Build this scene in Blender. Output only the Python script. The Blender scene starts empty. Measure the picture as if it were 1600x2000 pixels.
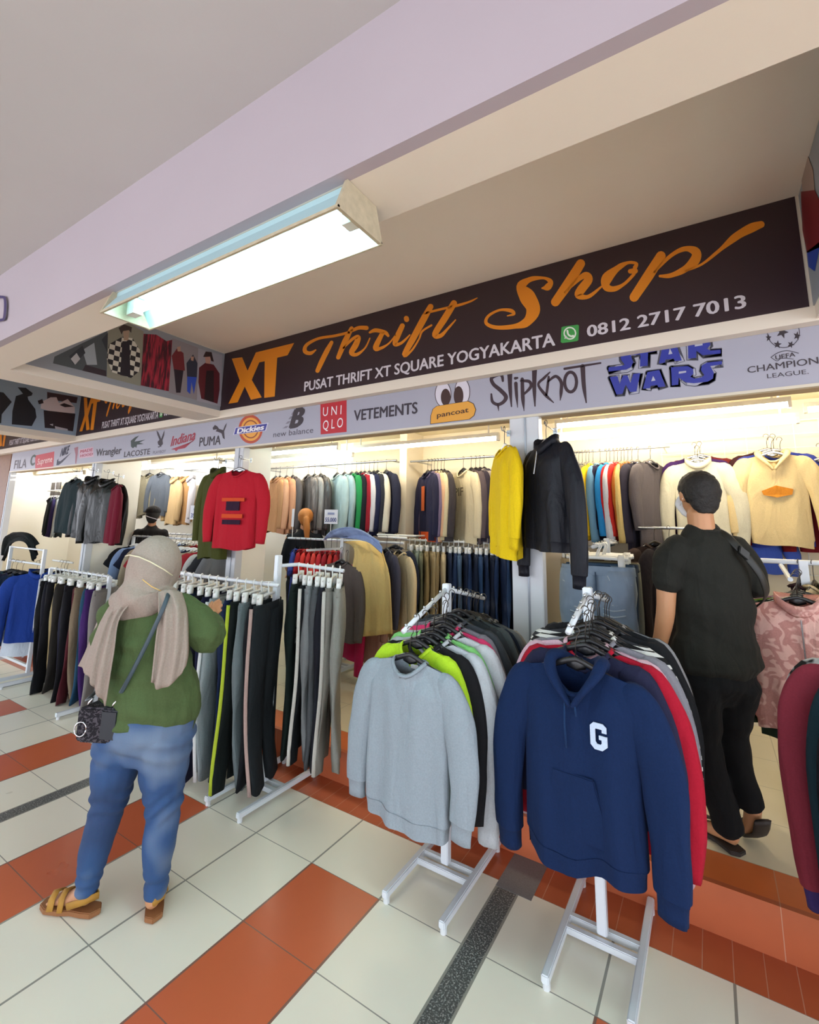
import bpy, bmesh, math, random
from math import sin, cos, pi, sqrt
from mathutils import Vector, Matrix, noise
random.seed(7)
sc = bpy.context.scene
COL = sc.collection

# ------------------------------------------------------------------ camera
F_PX, YAW, PITCH, ROLL, OFF = 914.2082, .5647, .1676, .0174, -133.4929
CAM = Vector((2.5455, -1.9336, 1.6252))
_r = Vector((cos(YAW), sin(YAW), 0)); _f = Vector((-sin(YAW)*cos(PITCH), cos(YAW)*cos(PITCH), sin(PITCH)))
_u = _r.cross(_f)
RX = cos(ROLL)*_r + sin(ROLL)*_u; RY = -sin(ROLL)*_r + cos(ROLL)*_u
cd = bpy.data.cameras.new('camera'); cam = bpy.data.objects.new('camera', cd); COL.objects.link(cam)
cd.sensor_fit = 'HORIZONTAL'; cd.sensor_width = 36; cd.lens = 36*F_PX/1600
cd.shift_y = OFF/1600; cd.clip_start = .02
M = Matrix((RX, RY, -_f)).transposed().to_4x4(); M.translation = CAM
cam.matrix_world = M
sc.camera = cam

def at(u, v, ax, val):
    """point of the plane ax=val (X, Y or Z) seen at photo position u, v"""
    d = RX*((u-800)/F_PX) + RY*(-(v-1000-OFF)/F_PX) + _f
    i = 'XYZ'.index(ax)
    return CAM + d*((val-CAM[i])/d[i])

# ------------------------------------------------------------------ world, exposure
w = bpy.data.worlds.new('world'); sc.world = w; w.use_nodes = True
bg = w.node_tree.nodes['Background']; bg.inputs[0].default_value = (.86, .90, 1, 1); bg.inputs[1].default_value = 1.15
vs = sc.view_settings; vs.view_transform = 'Standard'; vs.look = 'None'; vs.gamma = 1; vs.exposure = 1.72
vs.use_curve_mapping = False
TUBE_IN, TUBE_OUT = 11.5, 17.0
sc.cycles.max_bounces = 7; sc.cycles.diffuse_bounces = 4; sc.cycles.glossy_bounces = 2
sc.cycles.caustics_reflective = False; sc.cycles.caustics_refractive = False
sc.cycles.sample_clamp_indirect = 4.0

# ------------------------------------------------------------------ materials
def lin(h):
    if not isinstance(h, str): return tuple(h)
    h = h.lstrip('#'); c = [int(h[i:i+2], 16)/255 for i in (0, 2, 4)]
    return tuple(x/12.92 if x <= .04045 else ((x+.055)/1.055)**2.4 for x in c)
_m = {}
def newmat(key):
    m = bpy.data.materials.new(key); m.use_nodes = True
    return m, m.node_tree, m.node_tree.nodes['Principled BSDF']
def N(nt, t, **k):
    n = nt.nodes.new(t)
    for a, b in k.items(): setattr(n, a, b)
    return n
def plain(c, rough=.5, metal=0, mottle=0, bump=0, scale=20, coat=0):
    key = ('p', c, rough, metal, mottle, bump, scale, coat)
    if key in _m: return _m[key]
    m, nt, b = newmat('paint'); rgb = lin(c)
    b.inputs['Base Color'].default_value = (*rgb, 1); b.inputs['Roughness'].default_value = rough
    b.inputs['Metallic'].default_value = metal; b.inputs['Coat Weight'].default_value = coat
    if mottle or bump:
        tc = N(nt, 'ShaderNodeTexCoord'); nz = N(nt, 'ShaderNodeTexNoise'); nz.inputs['Scale'].default_value = scale; nz.inputs['Detail'].default_value = 5
        nt.links.new(tc.outputs['Object'], nz.inputs['Vector'])
        if mottle:
            mx = N(nt, 'ShaderNodeMix', data_type='RGBA')
            mx.inputs[6].default_value = (*[x*(1-mottle) for x in rgb], 1); mx.inputs[7].default_value = (*[min(1, x*(1+mottle*.6)) for x in rgb], 1)
            nt.links.new(nz.outputs['Fac'], mx.inputs[0]); nt.links.new(mx.outputs[2], b.inputs['Base Color'])
        if bump:
            bp = N(nt, 'ShaderNodeBump'); bp.inputs['Strength'].default_value = bump; bp.inputs['Distance'].default_value = .01
            nt.links.new(nz.outputs['Fac'], bp.inputs['Height']); nt.links.new(bp.outputs[0], b.inputs['Normal'])
    _m[key] = m; return m
def fabric(c, kind='knit', c2=None, sc2=14):
    key = ('f', c, kind, c2, sc2)
    if key in _m: return _m[key]
    m, nt, b = newmat('fabric_'+kind); rgb = lin(c)
    rough = {'knit': .92, 'denim': .85, 'leather': .36, 'nylon': .5, 'print': .9, 'hstripe': .9, 'chiffon': .8}.get(kind, .9)
    b.inputs['Roughness'].default_value = rough
    b.inputs['Specular IOR Level'].default_value = .22 if kind != 'leather' else .35
    if kind != 'leather': rgb = tuple(x*(.62+.3*max(rgb)) for x in rgb)
    tc = N(nt, 'ShaderNodeTexCoord'); nz = N(nt, 'ShaderNodeTexNoise'); nz.inputs['Detail'].default_value = 6
    nz.inputs['Scale'].default_value = {'denim': 9, 'leather': 14}.get(kind, 160)
    nt.links.new(tc.outputs['Object'], nz.inputs['Vector'])
    mx = N(nt, 'ShaderNodeMix', data_type='RGBA'); a = .16 if kind == 'knit' else .22
    mx.inputs[6].default_value = (*[x*(1-a) for x in rgb], 1); mx.inputs[7].default_value = (*[min(1, x*(1+a)+.002) for x in rgb], 1)
    nt.links.new(nz.outputs['Fac'], mx.inputs[0]); out = mx.outputs[2]
    if kind == 'denim':
        n3 = N(nt, 'ShaderNodeTexNoise'); n3.inputs['Scale'].default_value = 7; n3.inputs['Detail'].default_value = 3; mp = N(nt, 'ShaderNodeMapping'); mp.inputs['Scale'].default_value = (1.2, 1.2, .5)
        nt.links.new(tc.outputs['Object'], mp.inputs[0]); nt.links.new(mp.outputs[0], n3.inputs['Vector'])
        rp = N(nt, 'ShaderNodeValToRGB'); rp.color_ramp.elements[0].position = .5; rp.color_ramp.elements[1].position = .8; nt.links.new(n3.outputs['Fac'], rp.inputs[0])
        m2 = N(nt, 'ShaderNodeMath', operation='MULTIPLY'); m2.inputs[1].default_value = .5; nt.links.new(rp.outputs[0], m2.inputs[0])
        mx2 = N(nt, 'ShaderNodeMix', data_type='RGBA'); mx2.inputs[7].default_value = (*[min(1, x*1.8+.08) for x in rgb], 1)
        nt.links.new(m2.outputs[0], mx2.inputs[0]); nt.links.new(out, mx2.inputs[6]); out = mx2.outputs[2]
    if kind == 'print' and c2:
        n2 = N(nt, 'ShaderNodeTexNoise'); n2.inputs['Scale'].default_value = sc2; n2.inputs['Detail'].default_value = 1; n2.inputs['Distortion'].default_value = 1.5
        nt.links.new(tc.outputs['Object'], n2.inputs['Vector'])
        rp = N(nt, 'ShaderNodeValToRGB'); rp.color_ramp.elements[0].position = .5; rp.color_ramp.elements[1].position = .56
        nt.links.new(n2.outputs['Fac'], rp.inputs[0])
        mx2 = N(nt, 'ShaderNodeMix', data_type='RGBA'); mx2.inputs[7].default_value = (*lin(c2), 1)
        nt.links.new(rp.outputs[0], mx2.inputs[0]); nt.links.new(out, mx2.inputs[6]); out = mx2.outputs[2]
    if kind == 'hstripe' and c2:
        wv = N(nt, 'ShaderNodeTexWave'); wv.bands_direction = 'Z'; wv.inputs['Scale'].default_value = sc2
        nt.links.new(tc.outputs['Object'], wv.inputs['Vector'])
        rp = N(nt, 'ShaderNodeValToRGB'); rp.color_ramp.elements[0].position = .68; rp.color_ramp.elements[1].position = .72
        nt.links.new(wv.outputs['Fac'], rp.inputs[0])
        mx2 = N(nt, 'ShaderNodeMix', data_type='RGBA'); mx2.inputs[7].default_value = (*lin(c2), 1)
        nt.links.new(rp.outputs[0], mx2.inputs[0]); nt.links.new(out, mx2.inputs[6]); out = mx2.outputs[2]
    nt.links.new(out, b.inputs['Base Color'])
    bp = N(nt, 'ShaderNodeBump'); bp.inputs['Strength'].default_value = .25 if kind != 'leather' else .5; bp.inputs['Distance'].default_value = .004
    nt.links.new(nz.outputs['Fac'], bp.inputs['Height'])
    nw = N(nt, 'ShaderNodeTexNoise'); nw.inputs['Scale'].default_value = 9; nw.inputs['Detail'].default_value = 2.5; nw.inputs['Distortion'].default_value = .8
    mw = N(nt, 'ShaderNodeMapping'); mw.inputs['Scale'].default_value = (1.3, 1.3, .42); nt.links.new(tc.outputs['Object'], mw.inputs[0]); nt.links.new(mw.outputs[0], nw.inputs['Vector'])
    b2 = N(nt, 'ShaderNodeBump'); b2.inputs['Strength'].default_value = .55 if kind != 'leather' else .9; b2.inputs['Distance'].default_value = .03
    nt.links.new(nw.outputs['Fac'], b2.inputs['Height']); nt.links.new(b2.outputs[0], bp.inputs['Normal']); nt.links.new(bp.outputs[0], b.inputs['Normal'])
    _m[key] = m; return m
def emit(c, s):
    key = ('e', c, s)
    if key in _m: return _m[key]
    m, nt, b = newmat('lamp_glow'); b.inputs['Base Color'].default_value = (.8, .8, .8, 1)
    b.inputs['Emission Color'].default_value = (*lin(c), 1); b.inputs['Emission Strength'].default_value = s
    _m[key] = m; return m
def plaster(c, grade=.05):
    key = ('w', c)
    if key in _m: return _m[key]
    m, nt, b = newmat('painted_plaster'); rgb = lin(c)
    b.inputs['Roughness'].default_value = .75
    tc = N(nt, 'ShaderNodeTexCoord'); nz = N(nt, 'ShaderNodeTexNoise'); nz.inputs['Scale'].default_value = 1.6; nz.inputs['Detail'].default_value = 4
    nt.links.new(tc.outputs['Object'], nz.inputs['Vector'])
    mx = N(nt, 'ShaderNodeMix', data_type='RGBA'); mx.inputs[6].default_value = (*[x*(1-grade*1.3) for x in rgb], 1); mx.inputs[7].default_value = (*[min(1, x*(1+grade)) for x in rgb], 1)
    nt.links.new(nz.outputs['Fac'], mx.inputs[0]); nt.links.new(mx.outputs[2], b.inputs['Base Color'])
    n2 = N(nt, 'ShaderNodeTexNoise'); n2.inputs['Scale'].default_value = 25; nt.links.new(tc.outputs['Object'], n2.inputs['Vector'])
    bp = N(nt, 'ShaderNodeBump'); bp.inputs['Strength'].default_value = .08; bp.inputs['Distance'].default_value = .01
    nt.links.new(n2.outputs['Fac'], bp.inputs['Height']); nt.links.new(bp.outputs[0], b.inputs['Normal'])
    _m[key] = m; return m
def ramp_const(nt, src, stops):
    r = N(nt, 'ShaderNodeValToRGB'); cr = r.color_ramp; cr.interpolation = 'CONSTANT'
    for i, (p, c) in enumerate(stops):
        e = cr.elements[i] if i < 2 else cr.elements.new(p)
        e.position = p; e.color = (*c, 1)
    nt.links.new(src, r.inputs[0]); return r.outputs[0]
def math_n(nt, op, a, b=None):
    n = N(nt, 'ShaderNodeMath', operation=op)
    for i, x in enumerate((a, b)):
        if x is None: continue
        if isinstance(x, (int, float)): n.inputs[i].default_value = x
        else: nt.links.new(x, n.inputs[i])
    return n.outputs[0]
def mixc(nt, f, a, b):
    n = N(nt, 'ShaderNodeMix', data_type='RGBA')
    for i, x in ((0, f), (6, a), (7, b)):
        if isinstance(x, tuple): n.inputs[i].default_value = (*x, 1) if len(x) == 3 else x
        elif isinstance(x, float): n.inputs[i].default_value = x
        else: nt.links.new(x, n.inputs[i])
    return n.outputs[2]
def floor_mat():
    m, nt, b = newmat('floor_tiles')
    T, S = .4, .0966; P = 6*T+S
    W, Rr, G = lin('#f0ecda'), lin('#c96640'), lin('#4a4c4a')
    tc = N(nt, 'ShaderNodeTexCoord'); sp = N(nt, 'ShaderNodeSeparateXYZ'); nt.links.new(tc.outputs['Object'], sp.inputs[0])
    x = math_n(nt, 'FLOORED_MODULO', math_n(nt, 'SUBTRACT', sp.outputs[0], .8), P); xp = math_n(nt, 'DIVIDE', x, P)
    # red 0-1, white 1-2, strip, white, red, white, white
    e = [0, T, 2*T, 2*T+S, 3*T+S, 4*T+S]
    colr = ramp_const(nt, xp, [(0, (1, 0, 0)), (e[1]/P, (0, 0, 0)), (e[2]/P, (0, 1, 0)), (e[3]/P, (0, 0, 0)), (e[4]/P, (1, 0, 0)), (e[5]/P, (0, 0, 0))])
    s2 = N(nt, 'ShaderNodeSeparateColor'); nt.links.new(colr, s2.inputs[0])
    red = math_n(nt, 'MULTIPLY', s2.outputs[0], math_n(nt, 'LESS_THAN', sp.outputs[1], 0.0))
    g = .0022
    st = [(0, (1, 1, 1))]
    for q in (T, 2*T, 2*T+S, 3*T+S, 4*T+S, 5*T+S): st += [((q-g)/P, (1, 1, 1)), ((q+g)/P, (0, 0, 0))]
    gx = ramp_const(nt, xp, [(0, (1, 1, 1)), (g/P, (0, 0, 0))] + [z for q in (T, 2*T, 2*T+S, 3*T+S, 4*T+S, 5*T+S) for z in (((q-g)/P, (1, 1, 1)), ((q+g)/P, (0, 0, 0)))])
    y = math_n(nt, 'FLOORED_MODULO', sp.outputs[1], T)
    gy = math_n(nt, 'LESS_THAN', math_n(nt, 'MINIMUM', y, math_n(nt, 'SUBTRACT', T, y)), g)
    gy = math_n(nt, 'MULTIPLY', gy, math_n(nt, 'SUBTRACT', 1, s2.outputs[1]))
    grout = math_n(nt, 'MAXIMUM', gx, gy)
    nz = N(nt, 'ShaderNodeTexNoise'); nz.inputs['Scale'].default_value = 2.2; nz.inputs['Detail'].default_value = 4; nt.links.new(tc.outputs['Object'], nz.inputs['Vector'])
    n2 = N(nt, 'ShaderNodeTexNoise'); n2.inputs['Scale'].default_value = 150; n2.inputs['Detail'].default_value = 2; nt.links.new(tc.outputs['Object'], n2.inputs['Vector'])
    wc = mixc(nt, nz.outputs['Fac'], tuple(v*.93 for v in W), W)
    rc = mixc(nt, nz.outputs['Fac'], tuple(v*.85 for v in Rr), tuple(v*1.1 for v in Rr))
    sr = N(nt, 'ShaderNodeValToRGB'); sr.color_ramp.elements[0].position = .5; sr.color_ramp.elements[1].position = .72; nt.links.new(n2.outputs['Fac'], sr.inputs[0])
    gc = mixc(nt, sr.outputs[0], tuple(v*1.1 for v in G), lin('#b4b6b0'))
    c = mixc(nt, red, wc, rc); c = mixc(nt, s2.outputs[1], c, gc)
    c = mixc(nt, math_n(nt, 'MULTIPLY', grout, .75), c, lin('#5c5e58'))
    nt.links.new(c, b.inputs['Base Color'])
    rg = math_n(nt, 'ADD', .22, math_n(nt, 'MULTIPLY', nz.outputs['Fac'], .16)); nt.links.new(rg, b.inputs['Roughness'])
    return m
def terra_mat(name, axis, seam, off=0, c='#a8502f', groutc='#c9a890', inner=None):
    """terracotta tiles, seams every `seam` along X; from Y>inner on cream tiles"""
    m, nt, b = newmat(name)
    tc = N(nt, 'ShaderNodeTexCoord'); sp = N(nt, 'ShaderNodeSeparateXYZ'); nt.links.new(tc.outputs['Object'], sp.inputs[0])
    x = math_n(nt, 'FLOORED_MODULO', math_n(nt, 'ADD', sp.outputs[0], off), seam)
    gr = math_n(nt, 'LESS_THAN', x, .003)
    nz = N(nt, 'ShaderNodeTexNoise'); nz.inputs['Scale'].default_value = 4; nz.inputs['Detail'].default_value = 5; nt.links.new(tc.outputs['Object'], nz.inputs['Vector'])
    C = lin(c); cc = mixc(nt, nz.outputs['Fac'], tuple(v*.8 for v in C), tuple(v*1.12 for v in C))
    cc = mixc(nt, math_n(nt, 'MULTIPLY', gr, .6), cc, lin(groutc))
    if inner:
        y = math_n(nt, 'FLOORED_MODULO', math_n(nt, 'SUBTRACT', sp.outputs[1], inner), .4); x2 = math_n(nt, 'FLOORED_MODULO', sp.outputs[0], .4)
        g2 = math_n(nt, 'MAXIMUM', math_n(nt, 'LESS_THAN', y, .004), math_n(nt, 'LESS_THAN', x2, .004))
        cr = mixc(nt, nz.outputs['Fac'], lin('#e2d8ba'), lin('#eee4c6')); cr = mixc(nt, math_n(nt, 'MULTIPLY', g2, .6), cr, lin('#8c8468'))
        cc = mixc(nt, math_n(nt, 'GREATER_THAN', sp.outputs[1], inner), cc, cr)
    nt.links.new(cc, b.inputs['Base Color']); b.inputs['Roughness'].default_value = .3
    return m

# ------------------------------------------------------------------ objects
def tag(o, label=None, cat=None, group=None, kind=None):
    if label: o['label'] = label
    if cat: o['category'] = cat
    if group: o['group'] = group
    if kind: o['kind'] = kind
    return o
def thing(name, label, cat, loc=(0, 0, 0), rz=0, group=None):
    o = bpy.data.objects.new(name, None); COL.objects.link(o); o.empty_display_size = .05
    o.location = loc; o.rotation_euler = (0, 0, rz)
    return tag(o, label, cat, group)
def children(o): return [c for c in COL.objects if c.parent == o]
def setmat(o, m):
    if not o.material_slots: o.data.materials.append(m)
    o.material_slots[0].link = 'OBJECT'; o.material_slots[0].material = m
class MB:
    def __init__(s): s.v = []; s.f = []
    def add(s, vs, fs):
        n = len(s.v); s.v += [tuple(p) for p in vs]; s.f += [tuple(n+i for i in f) for f in fs]; return s
    def box(s, x0, x1, y0, y1, z0, z1):
        return s.add([(x0, y0, z0), (x1, y0, z0), (x1, y1, z0), (x0, y1, z0), (x0, y0, z1), (x1, y0, z1), (x1, y1, z1), (x0, y1, z1)],
                     [(0, 3, 2, 1), (4, 5, 6, 7), (0, 1, 5, 4), (1, 2, 6, 5), (2, 3, 7, 6), (3, 0, 4, 7)])
    def loft(s, rings, cap0=True, cap1=True, closed=True):
        n = len(rings[0]); vs = [p for r in rings for p in r]; fs = []
        for i in range(len(rings)-1):
            for j in range(n if closed else n-1):
                k = (j+1) % n; fs.append((i*n+j, i*n+k, (i+1)*n+k, (i+1)*n+j))
        if cap0: fs.append(tuple(reversed(range(n))))
        if cap1: fs.append(tuple((len(rings)-1)*n+j for j in range(n)))
        return s.add(vs, fs)
    def tube(s, pts, r, n=8, ref=(0, 1, 0), flat=None, caps=True, sq=False, smooth=0):
        """tube through pts; r number or list; flat = other-axis radius (along ref)"""
        pts = [Vector(p) for p in pts]
        R = list(r) if isinstance(r, (list, tuple)) else [r]*len(pts)
        Fl = list(flat) if isinstance(flat, (list, tuple)) else ([flat]*len(pts) if flat else R)
        if smooth: pts, R, Fl = spline(pts, R, Fl, smooth)
        ref = Vector(ref); rings = []; ta = 0
        for i, p in enumerate(pts):
            t = (pts[min(i+1, len(pts)-1)]-pts[max(i-1, 0)]).normalized()
            b = ref - t*ref.dot(t)
            if b.length < 1e-3: b = Vector((1, 0, 0)) - t*t.x
            if b.length < 1e-3: b = Vector((0, 0, 1)) - t*t.z
            b.normalize(); a = t.cross(b)
            ring = []
            for k in range(n):
                th = 2*pi*k/n + (pi/4 if sq else 0); q = 1.414 if sq else 1
                ring.append(p + a*(cos(th)*R[i]*q) + b*(sin(th)*Fl[i]*q))
            rings.append(ring)
        return s.loft(rings, caps, caps)
    def ball(s, c, r, n=10, m=7):
        c = Vector(c); r = (r, r, r) if isinstance(r, (int, float)) else r
        rings = [[(c.x+r[0]*sin(pi*i/m)*cos(2*pi*j/n), c.y+r[1]*sin(pi*i/m)*sin(2*pi*j/n), c.z+r[2]*cos(pi*i/m)) for j in range(n)] for i in range(1, m)]
        base = len(s.v); s.loft(rings, False, False)
        s.v += [(c.x, c.y, c.z+r[2]), (c.x, c.y, c.z-r[2])]; t = len(s.v)-2; L = base+(m-2)*n
        for j in range(n):
            k = (j+1) % n; s.f.append((t, base+k, base+j)); s.f.append((t+1, L+j, L+k))
        return s
    def prism(s, poly, d):
        """poly: 3-D points of one face, d: extrusion vector"""
        n = len(poly); d = Vector(d); a = [Vector(p) for p in poly]
        return s.add(a+[p+d for p in a], [tuple(range(n)), tuple(reversed(range(n, 2*n)))]+[(i, (i+1) % n, n+(i+1) % n, n+i) for i in range(n)])
    def build(s, name, mat, parent=None, smooth=False, loc=None, bevel=0, label=None):
        me = bpy.data.meshes.new(name); me.from_pydata(s.v, [], s.f)
        bm = bmesh.new(); bm.from_mesh(me); bmesh.ops.recalc_face_normals(bm, faces=bm.faces)
        if bevel: bmesh.ops.bevel(bm, geom=[e for e in bm.edges if len(e.link_faces) == 2 and e.calc_face_angle(0) > .6], offset=bevel, segments=2, affect='EDGES', clamp_overlap=True)
        bm.to_mesh(me); bm.free()
        if mat: me.materials.append(mat)
        o = bpy.data.objects.new(name, me); COL.objects.link(o)
        if smooth:
            for p in me.polygons: p.use_smooth = True
        if parent: o.parent = parent
        if loc: o.location = loc
        if label: o['label'] = label
        return o
def spline(P, R, Fl, k):
    out, ro, fo = [], [], []; n = len(P)
    for i in range(n-1):
        p0, p1, p2, p3 = P[max(i-1, 0)], P[i], P[i+1], P[min(i+2, n-1)]
        for j in range(k):
            t = j/k; out.append(.5*((2*p1)+(p2-p0)*t+(2*p0-5*p1+4*p2-p3)*t*t+(3*p1-p0-3*p2+p3)*t**3))
            s = t*t*(3-2*t); ro.append(R[i]*(1-s)+R[i+1]*s); fo.append(Fl[i]*(1-s)+Fl[i+1]*s)
    out.append(P[-1]); ro.append(R[-1]); fo.append(Fl[-1]); return out, ro, fo
def struct(o): o['kind'] = 'structure'; return o
def clone(o, parent=None):
    kids = KIDS.get(o.name) or children(o); KIDS[o.name] = kids
    c = o.copy(); COL.objects.link(c); c.parent = parent
    for k in kids:
        d = k.copy(); COL.objects.link(d); d.parent = c
        sub = KIDS.get(k.name)
        if sub is None: sub = KIDS[k.name] = list(k.children)
        for g in sub:
            e = g.copy(); COL.objects.link(e); e.parent = d
    return c
KIDS = {}
def text_mesh(s, bold=.0):
    cu = bpy.data.curves.new('t', 'FONT'); cu.body = s; cu.size = 1; cu.offset = bold; cu.resolution_u = 3
    o = bpy.data.objects.new('t', cu); COL.objects.link(o)
    dg = bpy.context.evaluated_depsgraph_get(); me = bpy.data.meshes.new_from_object(o.evaluated_get(dg))
    bpy.data.objects.remove(o); vs = [v.co.copy() for v in me.vertices]; fs = [tuple(p.vertices) for p in me.polygons]
    bpy.data.meshes.remove(me); return vs, fs
def text_quad(s, o, ex, ez, wid, hgt, mat, parent, name='lettering', bold=.02, shear=0, skew=0, out=None, cap=.73):
    """text with lower-left corner o, right vector ex, up vector ez, in a wid x hgt box (cap height)"""
    vs, fs = text_mesh(s, 0)
    if bold > .005:
        base, bf = vs, fs; vs, fs = [], []
        for q_, (dx, dy) in enumerate(((-bold, 0), (bold, 0), (0, bold*.6), (0, -bold*.6))):
            n0 = len(vs); vs += [v+Vector((dx, dy, q_*.00025)) for v in base]; fs += [tuple(i+n0 for i in f) for f in bf]
    x0 = min(v.x for v in vs); x1 = max(v.x for v in vs)
    o = Vector(o); ex = Vector(ex); ez = Vector(ez); nrm = ex.cross(ez)
    pts = []
    for v in vs:
        a = (v.x-x0)/(x1-x0)*wid + shear*v.y/cap*hgt; pts.append(o + ex*a + ez*(v.y/cap*hgt+skew*a) + nrm*(.0005+v.z))
    mb = MB(); mb.add(pts, fs); n = len(pts)
    return mb.build(name, mat, parent)
# ================================================================== the room
CREAM, WHITEP = plaster('#e0d6c6'), plaster('#d8d2c4')
LILAC = plaster('#aba0a6'); GREYC = plaster('#bcbab8'); WARM = plaster('#e4d9c0')
FRAME = plain('#c9ccd0', .35, .0, coat=.2); ALU = plain('#9aa0a8', .35, .6)
ZB, ZC, ZR = 2.61, 3.07, 3.262           # beam undersides, corridor ceiling, coffer ceilings
def sbox(name, m, *b, bevel=0):
    return struct(MB().box(*b).build(name, m, bevel=bevel))
sbox('floor', floor_mat(), -14, 7, -7, .4, -.1, 0)
sbox('floor_border', terra_mat('terracotta_band', 'x', .1, c='#b45c38'), -14, 7, .4, .617, -.1, .0)
g = MB().box(1.6, 1.765, .36, .612, -.01, .0012); struct(g.build('granite_inlay', plain('#74787a', .35, mottle=.45, scale=200)))
sbox('step_riser', terra_mat('terracotta_riser', 'x', .4, .13, c='#bb6440'), -9, 7, .612, .64, 0, .183)
sbox('shop_platform', terra_mat('platform_tiles', 'x', .4, .13, c='#d8743e', inner=.845), -9, 7, .64, 3.0, 0, .1831)
MB().box(-9, 7, .61, .64, .1825, .1832)
sbox('wall_back', WARM, -1.2, 7, 2.65, 2.8, .18, 3.4)
sbox('wall_back', plaster('#eceade'), -9, -1.2, 2.65, 2.8, .18, 3.4)
sbox('wall_left', plaster('#f0eee4'), -8.7, -8.6, .95, 2.65, .18, 2.62)
sbox('wall_right', WARM, 4.4, 4.5, .95, 2.65, .18, 2.62)
sbox('partition_wall', plaster('#eceade'), -4.02, -3.96, .99, 1.5, .18, 2.62)
sbox('partition_wall', plaster('#eceade'), -1.22, -1.16, .99, 1.3, .18, 2.62)
sbox('partition_wall', WARM, -.26, -.17, 2.3, 2.65, .18, 2.62)
sbox('ceiling_shop', plaster('#dccfae'), -9, 7, .96, 2.7, 2.62, 2.7)
sbox('ceiling_corridor', GREYC, -14, 7, -7, -1.02, ZC, ZC+.1)
sbox('ceiling_coffer', plaster('#f0e7d8'), -14, 7, -1.0, .9, ZR, ZR+.1)
sbox('ceiling_beam', CREAM, -14, 7, -1.0, -.8, ZB, ZR)
sbox('beam_face', LILAC, -14, 7, -1.04, -1.0, ZB, ZC+.02)
sbox('ceiling_beam', CREAM, -14, 7, .845, 1.1, 2.662, ZR)
sbox('beam_strip', CREAM, -14, 7, .845, .912, 2.60, 2.662)
for xa, xb in ((-1.75, -1.415), (-4.75, -4.42), (-7.6, -7.3), (3.05, 3.4)):
    sbox('ceiling_crossbeam', CREAM, xa, xb, -.8, .846, ZB, ZR)
def pillar(x, wd, z0=.183):
    sbox('pillar', FRAME, x, x+wd, .925, 1.0, z0, 2.33, bevel=.004)
    sbox('trim_1', ALU, x+wd*.52, x+wd*.58, .919, .926, z0, 2.32)
pillar(1.5, .19); pillar(-1.25, .13); pillar(-4.06, .12); pillar(-6.75, .08); pillar(4.3, .19)
struct(MB().box(-9, -6.78, .93, 1.0, .183, 2.6).build('wall_shopfront', plain('#7a4a1e', .5, mottle=.3)))
sbox('shutter_housing', plaster('#b9a483'), -6.7, 7, .96, 1.06, 2.305, 2.62)

# ------------------------------------------------------------------ sign boards
ORANGE = plain('#e0881a', .5); INK = plain('#1f1a1c', .45); WHT = plain('#cfcad2', .5); SIGNBG = plain('#33242a', .38, mottle=.08, scale=3)
YS = .84
def board(name, label, cat, x0, x1, z0, z1, y, m, th=.004, group=None):
    t = thing(name, label, cat, ((x0+x1)/2, y, z0), 0, group)
    p = MB().box(x0, x1, y, y+th, z0, z1).build('panel', m, t); p.location = -t.location; return t
def rel(o, t): o.parent = t; o.location = -Vector(t.location); return o
def ribbon(px, conv, depth, lift=(0, -1, 0), closed=False, k=6):
    """brush stroke through (u, v, width) photo positions, thin solid on the board"""
    P = [Vector((p[0], p[1], 0)) for p in px]; W_ = [p[2] for p in px]
    if closed: P = P+[P[0]]; W_ = W_+[W_[0]]
    P, W_, _ = spline(P, W_, W_, k); L, R_ = [], []
    for i, p in enumerate(P):
        t = (P[min(i+1, len(P)-1)]-P[max(i-1, 0)])
        if closed and i in (0, len(P)-1): t = P[1]-P[-2]
        t.normalize(); n = Vector((-t.y, t.x, 0))*W_[i]/2
        L.append(p+n); R_.append(p-n)
    def cap(c, a, r): return [c+Vector((cos(a+q)*r, sin(a+q)*r, 0)) for q in (pi/2-.5, pi/2-1.05, 0, -pi/2+1.05, -pi/2+.5)]
    if not closed:
        t = (P[-1]-P[-2]); a = math.atan2(t.y, t.x); e = cap(P[-1], a, W_[-1]/2)
        t0 = (P[0]-P[1]); a0 = math.atan2(t0.y, t0.x); s = cap(P[0], a0, W_[0]/2)
    mb = MB(); lf = Vector(lift)*depth
    for i in range(len(L)-1):
        q = [conv(*x.xy)+lf for x in (L[i], L[i+1], R_[i+1], R_[i])]; mb.add(q, [(0, 1, 2, 3)])
    if not closed:
        for l, r, cc, c in ((L[-1], R_[-1], e, P[-1]), (R_[0], L[0], s, P[0])):
            q = [conv(*x.xy)+lf for x in [l]+cc+[r]]; mb.add(q, [tuple(range(len(q)))])
    return mb
def merge(mbs):
    m = MB()
    for b in mbs: m.add(b.v, b.f)
    return m
c1 = lambda x, y: at(440+x*.325, 560+y*.325, 'Y', YS)
c2 = lambda x, y: at(920+x*.375, 410+y*.375, 'Y', YS)
def poly(pts, conv, d=.001, lift=(0, -1, 0)):
    q = [conv(*p)+Vector(lift)*d for p in pts]; return MB().add(q, [tuple(range(len(q)))])
def circ(cx, cy, rx, ry=None, n=28): return [(cx+rx*cos(2*pi*i/n), cy+(ry or rx)*sin(2*pi*i/n)) for i in range(n)]
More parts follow.
